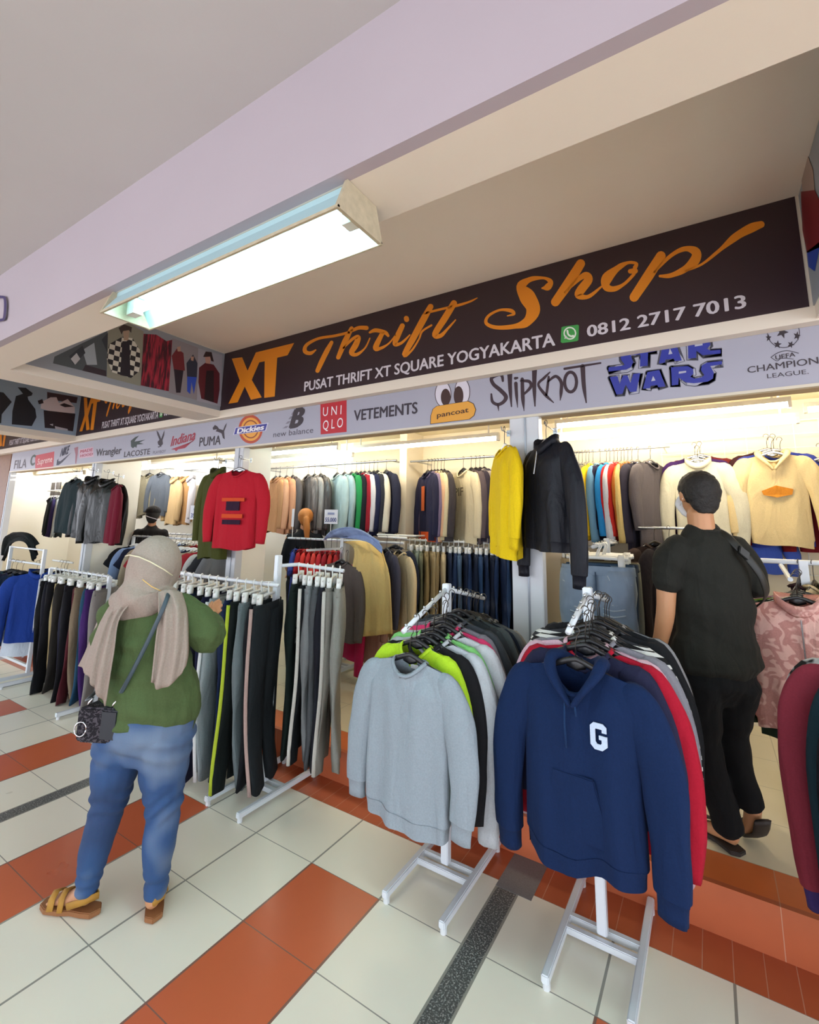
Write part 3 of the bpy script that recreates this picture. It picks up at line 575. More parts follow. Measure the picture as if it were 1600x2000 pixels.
# ================================================================== garments
BLK = plain('#17171a', .35); WPL = plain('#e4e6e2', .4); STEEL = plain('#b8bcc0', .25, .9); HOOKM = plain('#4c4844', .3, .8); WMET = plain('#d3d9df', .3, coat=.3)
def fold(x, v, ph, amp, k=16):
    return amp*(.55*sin(x*k*1.7+ph+1.1*sin(3*v+ph))+.45*sin(x*k*3.1+2*ph-1.3*v)+.5*noise.noise(Vector((x*6+ph, v*2.2, ph*3))))
def top_shapes(W=.24, L=.66, sl=.60, slope=.22, nw=.085, D=.05, seed=1, nu=28, nv=14, splay=.03, detail=False, hood=False, dip=.06, coll=False, wrap=0.0, short=False, amp=.014, bow=0):
    """shapes of a hanging long-sleeved top: plane XZ, front towards -Y, hook point at the origin. wrap: depth pulled at the sides"""
    ph = seed*1.37; z0 = -.125; zh = z0-L; out = {}
    def ztop(x, front):
        ax = abs(x)
        if ax > nw: return z0-(ax-nw)*slope-max(0, ax-W*.8)**2*4
        q = 1-(x/nw)**2
        return z0-(dip if front else .012)*q
    def row(v, sc=1, out_=0):
        r = []
        for i in range(nu):
            th = 2*pi*i/nu; cx, sy = cos(th), sin(th)
            hw = W*(1-.07*min(1, v*4)+.03*v)*sc
            ux = math.copysign(abs(cx)**.75, cx); uy = math.copysign(abs(sy)**.8, sy)
            x = hw*ux; front = sy <= 0
            d0 = .055*max(0, 1-(x/nw)**2) if abs(x) < nw else .006
            g_ = min(1, v/.16); d = d0*(1-g_)+(D*(1+.25*v))*g_
            y = uy*(d+out_)+fold(x, v, ph+(0 if front else 2), amp*(.15+v)*g_)+bow*v*v
            zt = ztop(x, front); z = zt*(1-v)+zh*v + (.012*sin(x*9+ph)+.008*sin(x*21+ph*2))*v
            r.append((x, y, z))
        return r
    vb = .91 if detail else 1
    rows = [row(vb*(i/nv)**1.15) for i in range(nv+1)]
    m = MB(); m.loft(rows, False, False); out['body'] = m
    if detail:
        out['hem_band'] = MB().loft([row(.905, 1.0, .003), row(.93, .965, .002), row(.965, .955, .001), row(1.0, .95, 0)], False, False)
    # collar ribbing
    ring = []
    for i in range(18):
        th = 2*pi*i/18; x = nw*.98*cos(th); y = .052*sin(th); ring.append(Vector((x, y, ztop(x, sin(th) <= 0)+.003)))
    c = MB(); rr = .010 if not coll else .014
    rings = []
    for i, p in enumerate(ring):
        o_ = Vector((p.x, p.y, 0)).normalized(); h_ = .03 if coll else 0
        rings.append([p-Vector((0, 0, rr)), p+o_*rr, p+Vector((0, 0, rr+h_))+o_*(-.004 if not coll else .012), p-o_*rr*.8])
    c.loft(rings+[rings[0]], False, False); out['collar'] = c
    for s in (-1, 1):
        zs = z0-(W-nw)*slope; sw = splay*(1 if s > 0 else .8)
        P = [(s*(W-.085), 0, zs-.045), (s*(W-.03), 0, zs-.065), (s*(W+.02), 0, zs-.15), (s*(W+.04+sw*.4), -.006, zs-.29), (s*(W+.035+sw*.8), -.012, zs-sl*.72), (s*(W+.02+sw), -.016, zs-sl)]
        R = [.045, .078, .074, .066, .056, .044]; Fl = [.012, .03, .036, .036, .033, .03]
        if short: P, R, Fl = P[:4], R[:4], Fl[:4]; P[3] = (s*(W+.07), 0, zs-.22); R[3] = .07
        pts, RR, FF = spline([Vector(p) for p in P], R, Fl, 4 if not detail else 7)
        e = MB(); rings = []; nn = 12 if not detail else 20
        for i, p in enumerate(pts):
            t_ = (pts[min(i+1, len(pts)-1)]-pts[max(i-1, 0)]).normalized(); b_ = Vector((0, 1, 0)); a_ = t_.cross(b_).normalized(); q = i/len(pts)
            ring = []
            for k in range(nn):
                th = 2*pi*k/nn; f_ = 1+.10*q*sin(3*th+ph+6*q)+.12*noise.noise(Vector((cos(th)*2, sin(th)*2+ph, q*5+s)))
                ring.append(p+a_*cos(th)*RR[i]*f_+b_*sin(th)*FF[i]*f_)
            rings.append(ring)
        ncut = len(rings)-4 if detail and not short else len(rings)
        e.loft(rings[:ncut], True, not detail); out['sleeve%d' % s] = e
        if detail and not short:
            cf = MB(); base = rings[ncut-1]; ctr = sum(base, Vector())/nn; dwn = (pts[-1]-pts[-3]).normalized()
            cf.loft([[ctr+(p-ctr)*k_+dwn*d_ for p in base] for k_, d_ in ((1.0, 0), (.84, .008), (.8, .04), (.8, .065), (.6, .067))], False, True); out['cuff%d' % s] = cf
    if hood:
        h = MB(); half = [(.004, -.068, z0-.118), (.045, -.068, z0-.06), (.082, -.045, z0-.008), (.09, .0, z0+.022), (.075, .05, z0+.01), (.04, .085, z0-.02)]
        pts = half+[(0, .095, z0-.03)]+[(-x, y, z) for x, y, z in reversed(half)]
        h.tube(pts, [.012, .02, .022, .022, .03, .045, .05, .045, .03, .022, .022, .02, .012], 10, flat=[.010, .012, .016, .022, .03, .035, .04, .035, .03, .022, .016, .012, .010], ref=(0, 0, 1), smooth=4); out['hood'] = h
    return out
_t = {}
def mesh_of(mb, name):
    o = mb.build(name, None, None, True); me = o.data; bpy.data.objects.remove(o); return me
NAMES = {'sleeve-1': 'sleeve', 'sleeve1': 'sleeve', 'cuff-1': 'cuff', 'cuff1': 'cuff', 'leg-1': 'trouser_leg', 'leg1': 'trouser_leg', 'stripe-1': 'side_stripe', 'stripe1': 'side_stripe'}
def shapes_cached(fn, key, **k):
    kk = (fn.__name__, key, tuple(sorted(k.items())))
    if kk not in _t: _t[kk] = {n: mesh_of(m, NAMES.get(n, n)) for n, m in fn(**k).items()}
    return _t[kk]
def place(t, meshes, m, over={}, smooth_mod=False, skip=()):
    for n, me in meshes.items():
        if n in skip: continue
        nm = NAMES.get(n, n); o = bpy.data.objects.new(nm, me); COL.objects.link(o); o.parent = t
        if not me.materials: me.materials.append(None)
        o.material_slots[0].link = 'OBJECT'; o.material_slots[0].material = over.get(nm, m)
        if smooth_mod:
            s = o.modifiers.new('s', 'SUBSURF'); s.levels = s.render_levels = 1
    return t
def pants_shapes(W=.19, L=1.0, D=.028, seed=1, flare=0, twist=.02, stripe=False, nseg=12, splay=.0, short=False):
    ph = seed*2.1; out = {}; zt = -.12; nv = 12
    for s in (-1, 1):
        rings = []; strip = []
        for i in range(nv+1):
            v = i/nv; top = max(0, 1-v/.25)
            hw = (.095 if v < .25 else .095-.028*(v-.25)/.75)*(W/.19)+flare*v
            cx = s*(W*.5)+s*splay*v+twist*sin(2.2*v+ph)*v; z = zt-L*v
            cy = .012*sin(5*v+ph)*v*1.5+.02*v*sin(ph)
            dd = D*(.7+.5*sin(pi*min(1, v*1.3+.2))); ring = []
            for k in range(nseg):
                th = 2*pi*k/nseg; f_ = 1+.12*noise.noise(Vector((cos(th)*2+ph, sin(th)*2, v*4+s)))
                x_ = cx+hw*cos(th)*f_
                if v < .3: x_ = x_ if s*x_ > -.01 else -s*.01*0+s*.0
                ring.append((x_, cy+dd*sin(th)*f_+.006*sin(12*v+th*2+ph), z+.01*sin(th*2+ph)*v))
            rings.append(ring); th = 0 if s > 0 else pi
            strip.append((cx+hw*s*1.02, cy-dd*.2, z))
        out['leg%d' % s] = MB().loft(rings)
        if stripe: out['stripe%d' % s] = MB().tube([(p[0]-s*.004, p[1]-.012, p[2]) for p in strip], .006, 6, flat=.012)
    wb = []
    for z, k in ((zt+.02, .97), (zt+.018, 1.0), (zt-.025, 1.02), (zt-.027, .98)):
        wb.append([(W*k*cos(2*pi*i/20), D*.95*k*sin(2*pi*i/20), z) for i in range(20)])
    out['waistband'] = MB().loft(wb, False, False)
    return out
def hanger_black():
    m = MB(); m.tube([(-.19, 0, -.185), (-.185, 0, -.17), (-.10, 0, -.135), (-.03, 0, -.108), (0, 0, -.10), (.03, 0, -.108), (.10, 0, -.135), (.185, 0, -.17), (.19, 0, -.185)], .011, 6, flat=.006)
    m.tube([(-.03, 0, -.11), (0, 0, -.12), (.03, 0, -.11)], .02, 6, flat=.004); return {'shoulders': m}
def hook(r=.017, drop=-.10, th=.0021):
    pts = [(r*cos(a), 0, r*sin(a)) for a in [math.radians(x) for x in (200, 160, 120, 90, 60, 30, 0, -30, -60)]]+[(.004, 0, -.03), (0, 0, -.045), (0, 0, drop)]
    return MB().tube(pts, th, 5)
def hanger_clip():
    m = MB(); m.tube([(-.16, 0, -.062), (0, 0, -.058), (.16, 0, -.062)], .009, 6, flat=.006)
    return {'bar': m}
def add_hanger(label, kind, loc, rz, s=1):
    if kind == 'clip':
        t = thing('clip_hanger', label, 'hanger', loc, rz); place(t, shapes_cached(hanger_clip, 0), WPL)
        if ('ck',) not in _t:
            _t[('ck',)] = {'hook': mesh_of(hook(.017, -.06, .0042), 'hook'), 'clip': mesh_of(MB().prism([(-.017, -.012, -.045), (.017, -.012, -.045), (.015, -.015, -.135), (-.015, -.015, -.135)], (0, .028, 0)), 'clip')}
        place(t, {'hook': _t[('ck',)]['hook']}, WPL)
        for sx in (-1, 1):
            place(t, {'clip': _t[('ck',)]['clip']}, WPL); COL.objects[-1].location.x = sx*.125
    else:
        mm = {'black': BLK, 'white': WPL, 'wire': STEEL}[kind]
        t = thing('clothes_hanger', label, 'hanger', loc, rz); place(t, shapes_cached(hanger_black, 0), mm)
        if ('hk',) not in _t: _t[('hk',)] = {'hook': mesh_of(hook(), 'hook')}
        place(t, _t[('hk',)], HOOKM)
    t.scale = (s, s, s); return t
def art(s): return ('an ' if s[0] in 'aeiou' else 'a ')+s
def top(label, cat, col, loc, rz, seed=1, scale=1, kind='knit', c2=None, s2=14, hang='black', over={}, name=None, group=None, hlabel=None, tilt=0, **k):
    t = thing(name or cat.replace(' ', '_'), label, cat, loc, rz, group); t.scale = (scale,)*3
    if tilt: t.rotation_euler = (0, tilt, rz)
    place(t, shapes_cached(top_shapes, 0, seed=seed, **k), fabric(col, kind, c2, s2), over)
    if hang: h = add_hanger(hlabel or (hang+' hanger holding the '+label.split(',')[0]), hang, loc, rz, scale); h.rotation_euler = t.rotation_euler
    return t
def pants(label, col, loc, rz, seed=1, scale=1, kind='knit', hang='clip', stripe=None, group=None, hlabel=None, name='trousers', cat='trousers', c2=None, **k):
    t = thing(name, label, cat, loc, rz, group); t.scale = (scale,)*3
    place(t, shapes_cached(pants_shapes, 0, seed=seed, stripe=bool(stripe), **k), fabric(col, kind, c2), {'side_stripe': fabric(stripe)} if stripe else {})
    if hang: add_hanger(hlabel or ('white clip hanger holding the '+label.split(',')[0]), hang, loc, rz, scale)
    return t
def sep(t, dct, m):   # local shapes as parts
    for n, mb in dct: o = mb.build(n, m, t)
# ---- racks
def hrack(label, x, post_y=.29, arm_f=(-.05, 1.13), arm_b=(.75, 1.19), top_z=1.30, y0=-.015, y1=.60, sp=.14, z0=0, beads=5, lean=0):
    t = thing('garment_rack', label, 'clothes rack', (x, post_y, z0))
    L = lambda a: a-post_y
    for s in (-1, 1):
        MB().box(s*sp-.014, s*sp+.014, L(y0), L(y1), .022, .052).build('foot_bar', WMET, t, bevel=.004)
        for y in (y0+.02, y1-.02): MB().tube([(s*sp, L(y), 0), (s*sp, L(y), .025)], .014, 10).build('foot_cap', plain('#cfd3d6', .5), t)
    for yy in (-.035, .03): MB().box(-sp, sp, yy-.013, yy+.013, .024, .05).build('crossbar', WMET, t, bevel=.003)
    MB().box(-.019, .019, -.019, .019, .05, top_z).build('post', WMET, t, bevel=.004)
    for nm, (ya, za) in (('arm', arm_f), ('arm', arm_b)):
        sgn = -1 if ya < post_y else 1
        a = MB().tube([(0, sgn*.015, top_z-.03), (0, L(ya), za)], .011, 10).build(nm, WMET, t, smooth=True)
        for i in range(beads):
            q = (i+.7)/beads; b_ = MB().ball((0, sgn*.015+(L(ya)-sgn*.015)*q, (top_z-.03)+(za-top_z+.03)*q+.016), .007, 8, 5).build('stop_bead', STEEL, a, smooth=True)
    return t
def arm_pt(y, post_y=.29, arm_f=(-.05, 1.13), arm_b=(.75, 1.19), top_z=1.30):
    ya, za = arm_f if y < post_y else arm_b; s0 = post_y+(-.015 if y < post_y else .015)
    q = (y-s0)/(ya-s0); return (top_z-.03)+(za-top_z+.03)*q
# ================================================================== the two front racks
RA = dict(post_y=.29, arm_f=(-.12, 1.155), arm_b=(.76, 1.19), top_z=1.32)
hrack('white two-arm clothes rack holding the grey sweatshirt, feet on pale tiles', 1.38, **RA)
xa = 1.395
top('light grey crew-neck sweatshirt in front on the left rack', 'sweatshirt', '#9ba7b0', (xa+.01, -.10, 1.160), -.06, seed=3, W=.212, L=.62, sl=.59, nu=72, nv=34, detail=True, D=.05, dip=.055, splay=.03, amp=.018, name='sweatshirt')
Astk = [('lime yellow-green long-sleeved shirt right behind the grey sweatshirt', '#b6dd2e'), ('black pullover third on the left front rack', '#1b1b1f'),
        ('pale silver-grey sweatshirt fourth on the left front rack', '#bcc2c8'), ('mint green sweatshirt showing its shoulder behind the pale ones', '#86cf7a'),
        ('off-white long-sleeved shirt between mint green and pink', '#c3c5ca'), ('hot pink sweatshirt in the middle of the left front rack', '#d83a6c'),
        ('mauve-grey pullover just behind the hot pink one', '#85818a'), ('dark slate pullover last on the front arm of the left rack', '#42464c')]
for i, (lb, c) in enumerate(Astk):
    y = -.005+.035*i; dx_ = (-.015, .0, .045, .02, .05, .04, .03, .03)[i]
    top(lb, 'sweatshirt', c, (xa+.012*sin(i*2.1)+dx_, y, arm_pt(y, **RA)+.004), .03*sin(i*3)-.13, seed=4+i % 4, W=(.19, .21, .235, .225, .235, .23, .23, .23)[i], L=(.54, .62, .66, .6, .62, .62, .62, .62)[i], sl=(.52, .6, .68, .6, .66, .62, .6, .6)[i], nu=32, nv=12, D=.018, splay=.035, amp=.008)
Bstk = [('charcoal sweatshirt first on the rear arm of the left rack', '#393c40'), ('grey-green sweatshirt behind the charcoal one on the rear arm', '#565d60'), ('near-black sweatshirt in the middle of the rear arm', '#26282c'),
        ('dark navy sweatshirt on the rear arm of the left rack', '#1d2538'), ('mid grey sweatshirt near the end of the rear arm', '#74777b'), ('taupe grey sweatshirt at the very end of the rear arm', '#8c8883')]
for i, (lb, c) in enumerate(Bstk):
    y = .37+.062*i
    top(lb, 'sweatshirt', c, (xa+.01*sin(i*1.3)+.02, y, arm_pt(y, **RA)+.004), -.26+.04*sin(i*2), seed=5+i % 3, W=.235, L=.66, sl=.62, nu=28, nv=10, D=.024, splay=.03, amp=.01)
MB().box(-.02, .02, .035, .037, -.165, -.148).build('neck_label', fabric('#d8dcdc'), COL.objects['sweatshirt'])
# right rack
RB = dict(post_y=.29, arm_f=(-.07, 1.235), arm_b=(.72, 1.25), top_z=1.36)
hrack('white two-arm clothes rack holding the navy hoodie, nearest the camera', 2.075, **RB)
xb = 2.085
nv_ = top('navy hooded sweatshirt with a white letter on its chest', 'hoodie', '#0d2854', (xb+.01, -.05, 1.240), -.10, seed=9, W=.218, L=.64, sl=.68, nu=72, nv=34, detail=True, hood=True, D=.055, dip=.09, splay=.035, amp=.02, over={})
NAVY = fabric('#0d2854')
MB().tube([(-.02, -.075, -.225), (-.024, -.074, -.30), (-.02, -.074, -.38)], .0035, 6).build('drawstring', fabric('#1c3c68'), nv_, True)
MB().tube([(.014, -.075, -.225), (.018, -.074, -.27)], .0035, 6).build('drawstring', fabric('#1c3c68'), nv_, True)
pk = [(-.12, -.064, -.62), (-.075, -.067, -.46), (.065, -.067, -.46), (.11, -.064, -.62), (.105, -.062, -.665), (-.115, -.062, -.665)]
MB().prism(pk, (0, .012, 0)).build('kangaroo_pocket', NAVY, nv_, bevel=.004)
gg = [(0, 14), (14, 0), (50, 0), (64, 12), (64, 34), (46, 34), (46, 22), (22, 22), (20, 28), (20, 72), (26, 80), (40, 80), (44, 74), (44, 62), (34, 62), (34, 46), (66, 46), (66, 84), (46, 102), (16, 102), (0, 86)]
MB().prism([(.062+x*.00084, -.068, -.275-y*.00082) for x, y in gg], (0, .004, 0)).build('letter_patch', fabric('#c3d3ea'), nv_)
Nst = [('dark indigo pullover just behind the navy hoodie', '#2a2b4a'), ('bright red jacket edge behind the navy hoodie', '#b31530'), ('pale pink long-sleeved top behind the red jacket', '#d8b4c2'),
       ('grey melange sweatshirt behind the pale pink top', '#8d8c95'), ('black and white striped pullover on the right front rack', '#1a1a1c'), ('dark grey pullover behind the striped one', '#3a3b40'), ('black pullover last on the front arm of the right rack', '#1b1c20')]
for i, (lb, c) in enumerate(Nst):
    y = .05+.033*i; kw = dict(kind='hstripe', c2='#d0d0cc', s2=9) if 'striped' in lb else {}
    top(lb, 'pullover' if 'pullover' in lb else ('jacket' if 'jacket' in lb else 'sweatshirt'), c, (xb+.012*sin(i*2.3)+.025, y, arm_pt(y, **RB)+.004), .03*sin(i*2.2)-.15, seed=4+(i+2) % 4, W=(.2, .23, .235, .235, .235, .23, .23)[i], L=(.54, .62, .64, .62, .64, .6, .6)[i], sl=(.52, .62, .66, .62, .64, .6, .6)[i], nu=32, nv=12, D=.018, splay=.035, amp=.008, **kw)
Nb = [('charcoal pullover first on the rear arm of the right rack', '#2b2c31'), ('light heather grey sweatshirt on the rear arm of the right rack', '#a3a2a6'), ('black sweatshirt in the middle of the right rear arm', '#17181c'), ('whitish grey pullover near the end of the right rear arm', '#b9b7b8'), ('dark brown-grey pullover at the end of the right rear arm', '#4a4543')]
for i, (lb, c) in enumerate(Nb):
    y = .37+.07*i
    top(lb, 'sweatshirt' if 'sweat' in lb else 'pullover', c, (xb+.01*sin(i*1.3)+.02, y, arm_pt(y, **RB)+.004), -.22, seed=5+i % 3, W=.235, L=.62, sl=.6, nu=28, nv=10, D=.024, splay=.03, amp=.01)

# ================================================================== tops hanging at the shopfront
def leather(label, col, loc, rz, seed, **k):
    t = top(label, 'jacket', col, loc, rz, seed=seed, kind='leather', coll=True, **k)
    return t
def bracket(label, loc, l=.12):
    t = thing('hook_bracket', label, 'hook', loc); MB().tube([(0, l, 0), (0, 0, 0), (0, -.012, .02)], .004, 6).build('rod', STEEL, t); MB().box(-.012, .012, l-.004, l, -.02, .02).build('plate', STEEL, t); return t
def front_top(label, cat, col, u, v, y, rz, **k):
    p = at(u, v, 'Y', y); return top(label, cat, col, (p.x, p.y, p.z), rz, **k), p
yt, p = front_top('bright yellow pullover hanging sideways from the shopfront pillar', 'pullover', '#e8c413', 985, 838, .84, -.95, seed=2, W=.215, L=.66, sl=.60, nu=44, nv=22, detail=True, D=.05, splay=.0, amp=.016, hang='white')
bracket('small steel hook holding the yellow pullover', (p.x, .8, p.z-.015))
bt, p = front_top('black half-zip pullover hanging from the fascia beside the pillar', 'pullover', '#1a1c26', 1066, 826, .72, -.75, seed=6, W=.20, L=.60, sl=.78, nu=44, nv=22, detail=True, coll=True, D=.07, splay=.06, amp=.02, kind='nylon', hang='wire')
bracket('small steel hook holding the black half-zip pullover', (p.x, .72, p.z-.015), .2)
MB().tube([(0, -.062, -.17), (0, -.085, -.30)], .005, 6).build('zip', STEEL, bt)
rt, p = front_top('red long-sleeved top with a dark chest print hanging from the fascia', 'shirt', '#c01f30', 470, 893, .80, .22, seed=8, W=.235, L=.68, sl=.60, nu=44, nv=22, detail=False, D=.045, splay=.03, amp=.012, hang='wire')
for nm, z0_, z1_, x0_, x1_, c in (('chest_print', -.40, -.37, -.11, .13, '#d4502a'), ('chest_print', -.48, -.40, -.06, .08, '#3a2038'), ('chest_print', -.545, -.51, -.10, .12, '#d4502a'), ('chest_print', -.60, -.56, -.09, .10, '#3a2038')):
    MB().box(x0_, x1_, -.068, -.060, z0_, z1_).build(nm, fabric(c), rt)
bracket('small steel hook holding the red top', (p.x, .8, p.z-.015))
ot, p = front_top('long olive green parka hanging beside the red top', 'jacket', '#4f5422', 428, 896, .84, -.1, seed=5, W=.22, L=.80, sl=.62, nu=36, nv=16, D=.05, splay=.03, amp=.016, coll=True, hang='black')
bracket('small steel hook holding the olive parka', (p.x, .8, p.z-.015))
for i, (u, c, rz, lb, s_) in enumerate(((150, '#2c3a3e', .0, 'dark teal-grey jacket at the left of the leather jackets', 1.0), (182, '#0c0d0e', .12, 'glossy black leather jacket hanging from the fascia', 1.05), (212, '#111210', .25, 'black leather jacket with silver studs, right of the glossy one', 1.08), (232, '#7a1a30', -.35, 'dark red jacket mostly hidden behind the leather jackets', 1.0))):
    p = at(u, 916+[2, 0, 4, 12][i], 'Y', .84+.02*i); 
    (leather if i in (1, 2) else (lambda *a, **k: top(a[0], 'jacket', *a[1:4], seed=a[4], **k)))(lb, c, (p.x, p.y, p.z), rz, 3+i, scale=s_, W=.235, L=.66, sl=.64, nu=36, nv=16, D=.06, splay=.03, amp=.025 if i < 3 else .01)
    bracket('small steel hook holding the '+lb.split(' hanging')[0], (p.x, .8+.02*i, p.z-.015), .1)
# ================================================================== rails and garments inside the shop
def rail(label, a, b_, r=.0105, drops=(), m=STEEL):
    a, b_ = Vector(a), Vector(b_); t = thing('garment_rail', label, 'rail', (a+b_)/2)
    MB().tube([a-(a+b_)/2, b_-(a+b_)/2], r, 8).build('bar', m, t, smooth=True)
    for q, yw in drops:
        p = a.lerp(b_, q)-(a+b_)/2; MB().tube([p, p+Vector((0, yw, 0))], r*.8, 6).build('wall_bracket', m, t)
    return t
YR = 2.3
def rowpx(items, v, y, L=.66, group=None, scale=1.0, dz=0):
    """items: (u, colour, rotation, label, category, extra)"""
    for i, it in enumerate(items):
        u, c, rz, lb, cat = it[:5]; ex = dict(it[5]) if len(it) > 5 else {}
        p = at(u, v, 'Y', y); z = ex.pop('z', None) or dz
        kw = dict(W=.22, L=L, sl=.58, nu=24, nv=10, D=.026, splay=.03, amp=.02, seed=1+i % 5); kw.update(ex)
        top(lb, cat, c, (p.x, y, z), rz, scale=scale*1.05, **kw)
# right rail
rail('thin steel rail along the right back wall with coloured shirts', (1.45, YR, 2.262), (2.33, YR, 2.262), .007, ((.05, .34), (.95, .34)))
RR = 1.45
row = [(1112, '#c8587c', 'pink and blue shirt at the left end of the right back rail', 'shirt'), (1117, '#3c62a4', 'mid blue shirt second on the right back rail', 'shirt'), (1124, '#d98a6c', 'salmon coloured shirt beside the blue one at the back', 'shirt'),
       (1130, '#3a3a44', 'charcoal shirt left of the khaki ones on the back rail', 'shirt'), (1137, '#4a4a52', 'slate grey shirt on the right back rail', 'shirt'), (1144, '#3c3a36', 'dark brown-grey shirt before the khaki shirt', 'shirt'),
       (1150, '#8f8460', 'khaki shirt left of the bright yellow one', 'shirt'), (1158, '#e8bc1c', 'bright yellow hooded top on the right back rail', 'hoodie'), (1172, '#6f9cb8', 'pale denim-blue shirt right of the yellow top', 'shirt'),
       (1184, '#2c2640', 'dark purple polo between pale denim and cyan', 'shirt'), (1191, '#2a8ed0', 'cyan blue sports top on the right back rail', 'shirt'), (1199, '#d0d4da', 'white sleeved sports shirt beside the cyan one', 'shirt'),
       (1206, '#c82424', 'bright red shirt on the right back rail', 'shirt'), (1213, '#c83028', 'second red shirt right next to the first', 'shirt'), (1219, '#dcc07a', 'cream yellow shirt between red and orange', 'shirt'),
       (1226, '#c4742c', 'orange-brown shirt on the right back rail', 'shirt'), (1234, '#8c5a2a', 'tan brown shirt right of the orange one', 'shirt'), (1246, '#3f3a48', 'dark slate coat hanging apart near the rail end', 'jacket'),
       (1270, '#6a6264', 'grey-brown coat at the right end of the back rail', 'jacket')]
for i, (u, c, lb, cat) in enumerate(row):
    p = at(u, 886, 'Y', YR); L_ = .56+.08*((i*7) % 5)/4+(.12 if i in (8, 17, 18) else 0)
    top(lb, cat, c, (p.x, YR, 2.262), RR+.12*sin(i*1.9)-(.1 if i < 17 else .35), seed=1+i % 5, scale=.98, W=.22, L=L_, sl=.52+.05*(i % 3), nu=22, nv=9, D=.02, splay=.01, amp=.012, hang='wire')
# wall grid with forward-facing tops
t = thing('wire_grid', 'white wire display grid on the wall behind the man', 'grid', (2.8, 2.6, 1.6))
for i in range(10): MB().tube([(-.55+i*.15, 0, -.3), (-.55+i*.15, 0, .85)], .003, 5).build('upright_wire', WPL, t)
for i in range(12): MB().tube([(-.56, -.004, -.3+i*.1045), (.81, -.004, -.3+i*.1045)], .003, 5).build('cross_wire', WPL, t)
def wall_top(lb, cat, c, u, v, y, rz, **k):
    p = at(u, v, 'Y', y); kw = dict(W=.2, L=.68, sl=.66, scale=.93, nu=36, nv=16, D=.03, splay=.04, amp=.012, seed=3, hang='wire'); kw.update(k)
    return top(lb, cat, c, (p.x, y, p.z), rz, **kw)
wall_top('dark purple top behind the white one on the wall grid', 'sweatshirt', '#4a2a6a', 1356, 868, 2.43, -.02, seed=2)
wall_top('maroon top sticking out right behind the white one', 'sweatshirt', '#7c2a26', 1366, 866, 2.48, .05, seed=4)
wall_top('off-white long-sleeved top on the wall grid behind the man', 'sweatshirt', '#d8d2b8', 1361, 874, 2.36, -.05, seed=3, coll=True)
wall_top('brown and navy jacket behind the cream hoodie', 'jacket', '#4a2428', 1496, 852, 2.46, -.03, seed=2, scale=.98)
wall_top('blue sweatshirt with red shoulders behind the cream hoodie', 'sweatshirt', '#3c4aa8', 1509, 852, 2.42, .04, seed=5, scale=1.0)
wall_top('red top sticking out right behind the cream hoodie', 'sweatshirt', '#b01c24', 1522, 858, 2.5, .08, seed=1, scale=.98)
ch = wall_top('cream hoodie with an orange chest print hanging on the wall grid', 'hoodie', '#e0c894', 1505, 858, 2.34, -.06, seed=7, scale=.95, hood=True, detail=True, nu=44, nv=20)
MB().prism([(-.09, -.045, -.40), (.0, -.05, -.36), (.1, -.045, -.39), (.09, -.045, -.43), (0, -.05, -.45), (-.08, -.045, -.43)], (0, .005, 0)).build('chest_print', fabric('#d88a2c'), ch)
wall_top('dark red jacket at the far right end of the wall grid', 'jacket', '#8c2026', 1600, 870, 2.4, -.4, seed=3)
wall_top('pale blue top with printed flowers low under the cream hoodie', 'shirt', '#4c68c8', 1470, 985, 2.5, .2, seed=3, L=.5, sl=.5, scale=.8)
# middle bay rail
rail('bright steel rail between the partition and the pillar', (-.12, YR, 2.275), (1.2, YR, 2.275), .012, ((.05, .34), (.95, .34)))
mid = [(836, '#2c2c48', -.72, 'navy jacket with orange lettering and an orange hem', 'jacket', dict(W=.24)), (843, '#8a7a94', -.75, 'mauve-grey jacket right behind the navy and orange one', 'jacket'), (849, '#e3b48c', -.72, 'peach coloured top on the middle rail', 'sweatshirt'),
       (855, '#ddcfa4', -.74, 'cream top right of the peach one', 'sweatshirt'), (862, '#6e6250', -.70, 'olive-brown jacket left of the cream printed top', 'jacket'), (868, '#4c4648', -.8, 'dark taupe jacket near the cream printed top', 'jacket'),
       (905, '#e2d4ae', -.62, 'cream sweatshirt with pale chest letters on the middle rail', 'sweatshirt', dict(W=.235)), (920, '#6a5c5e', -.68, 'brown-grey top behind the cream printed one', 'sweatshirt'), (929, '#3c3440', -.7, 'dark plum top on the middle rail', 'sweatshirt'),
       (937, '#a89c94', -.7, 'beige-grey top on the middle rail', 'sweatshirt'), (945, '#5a5460', -.74, 'slate top at the right end of the middle rail, beside the yellow one', 'sweatshirt')]
rowpx(mid, 880, YR, dz=2.275)
last = {o['label']: o for o in COL.objects if o.get('label')}
mj = last['navy jacket with orange lettering and an orange hem']; MB().box(-.04, .04, -.05, -.044, -.5, -.26).build('chest_print', fabric('#c8602c'), mj)
MB().loft([[(1.02*.225*cos(2*pi*i/16), 1.3*.034*sin(2*pi*i/16), z) for i in range(16)] for z in (-.79, -.70)], False, False).build('hem_band', fabric('#d8541c'), mj)
pf = last['cream sweatshirt with pale chest letters on the middle rail']
o = text_quad('PIF', (-.09, -.045, -.36), (1, 0, 0), (0, 0, 1), .17, .08, fabric('#8a8068'), pf, 'chest_letters', bold=.02)
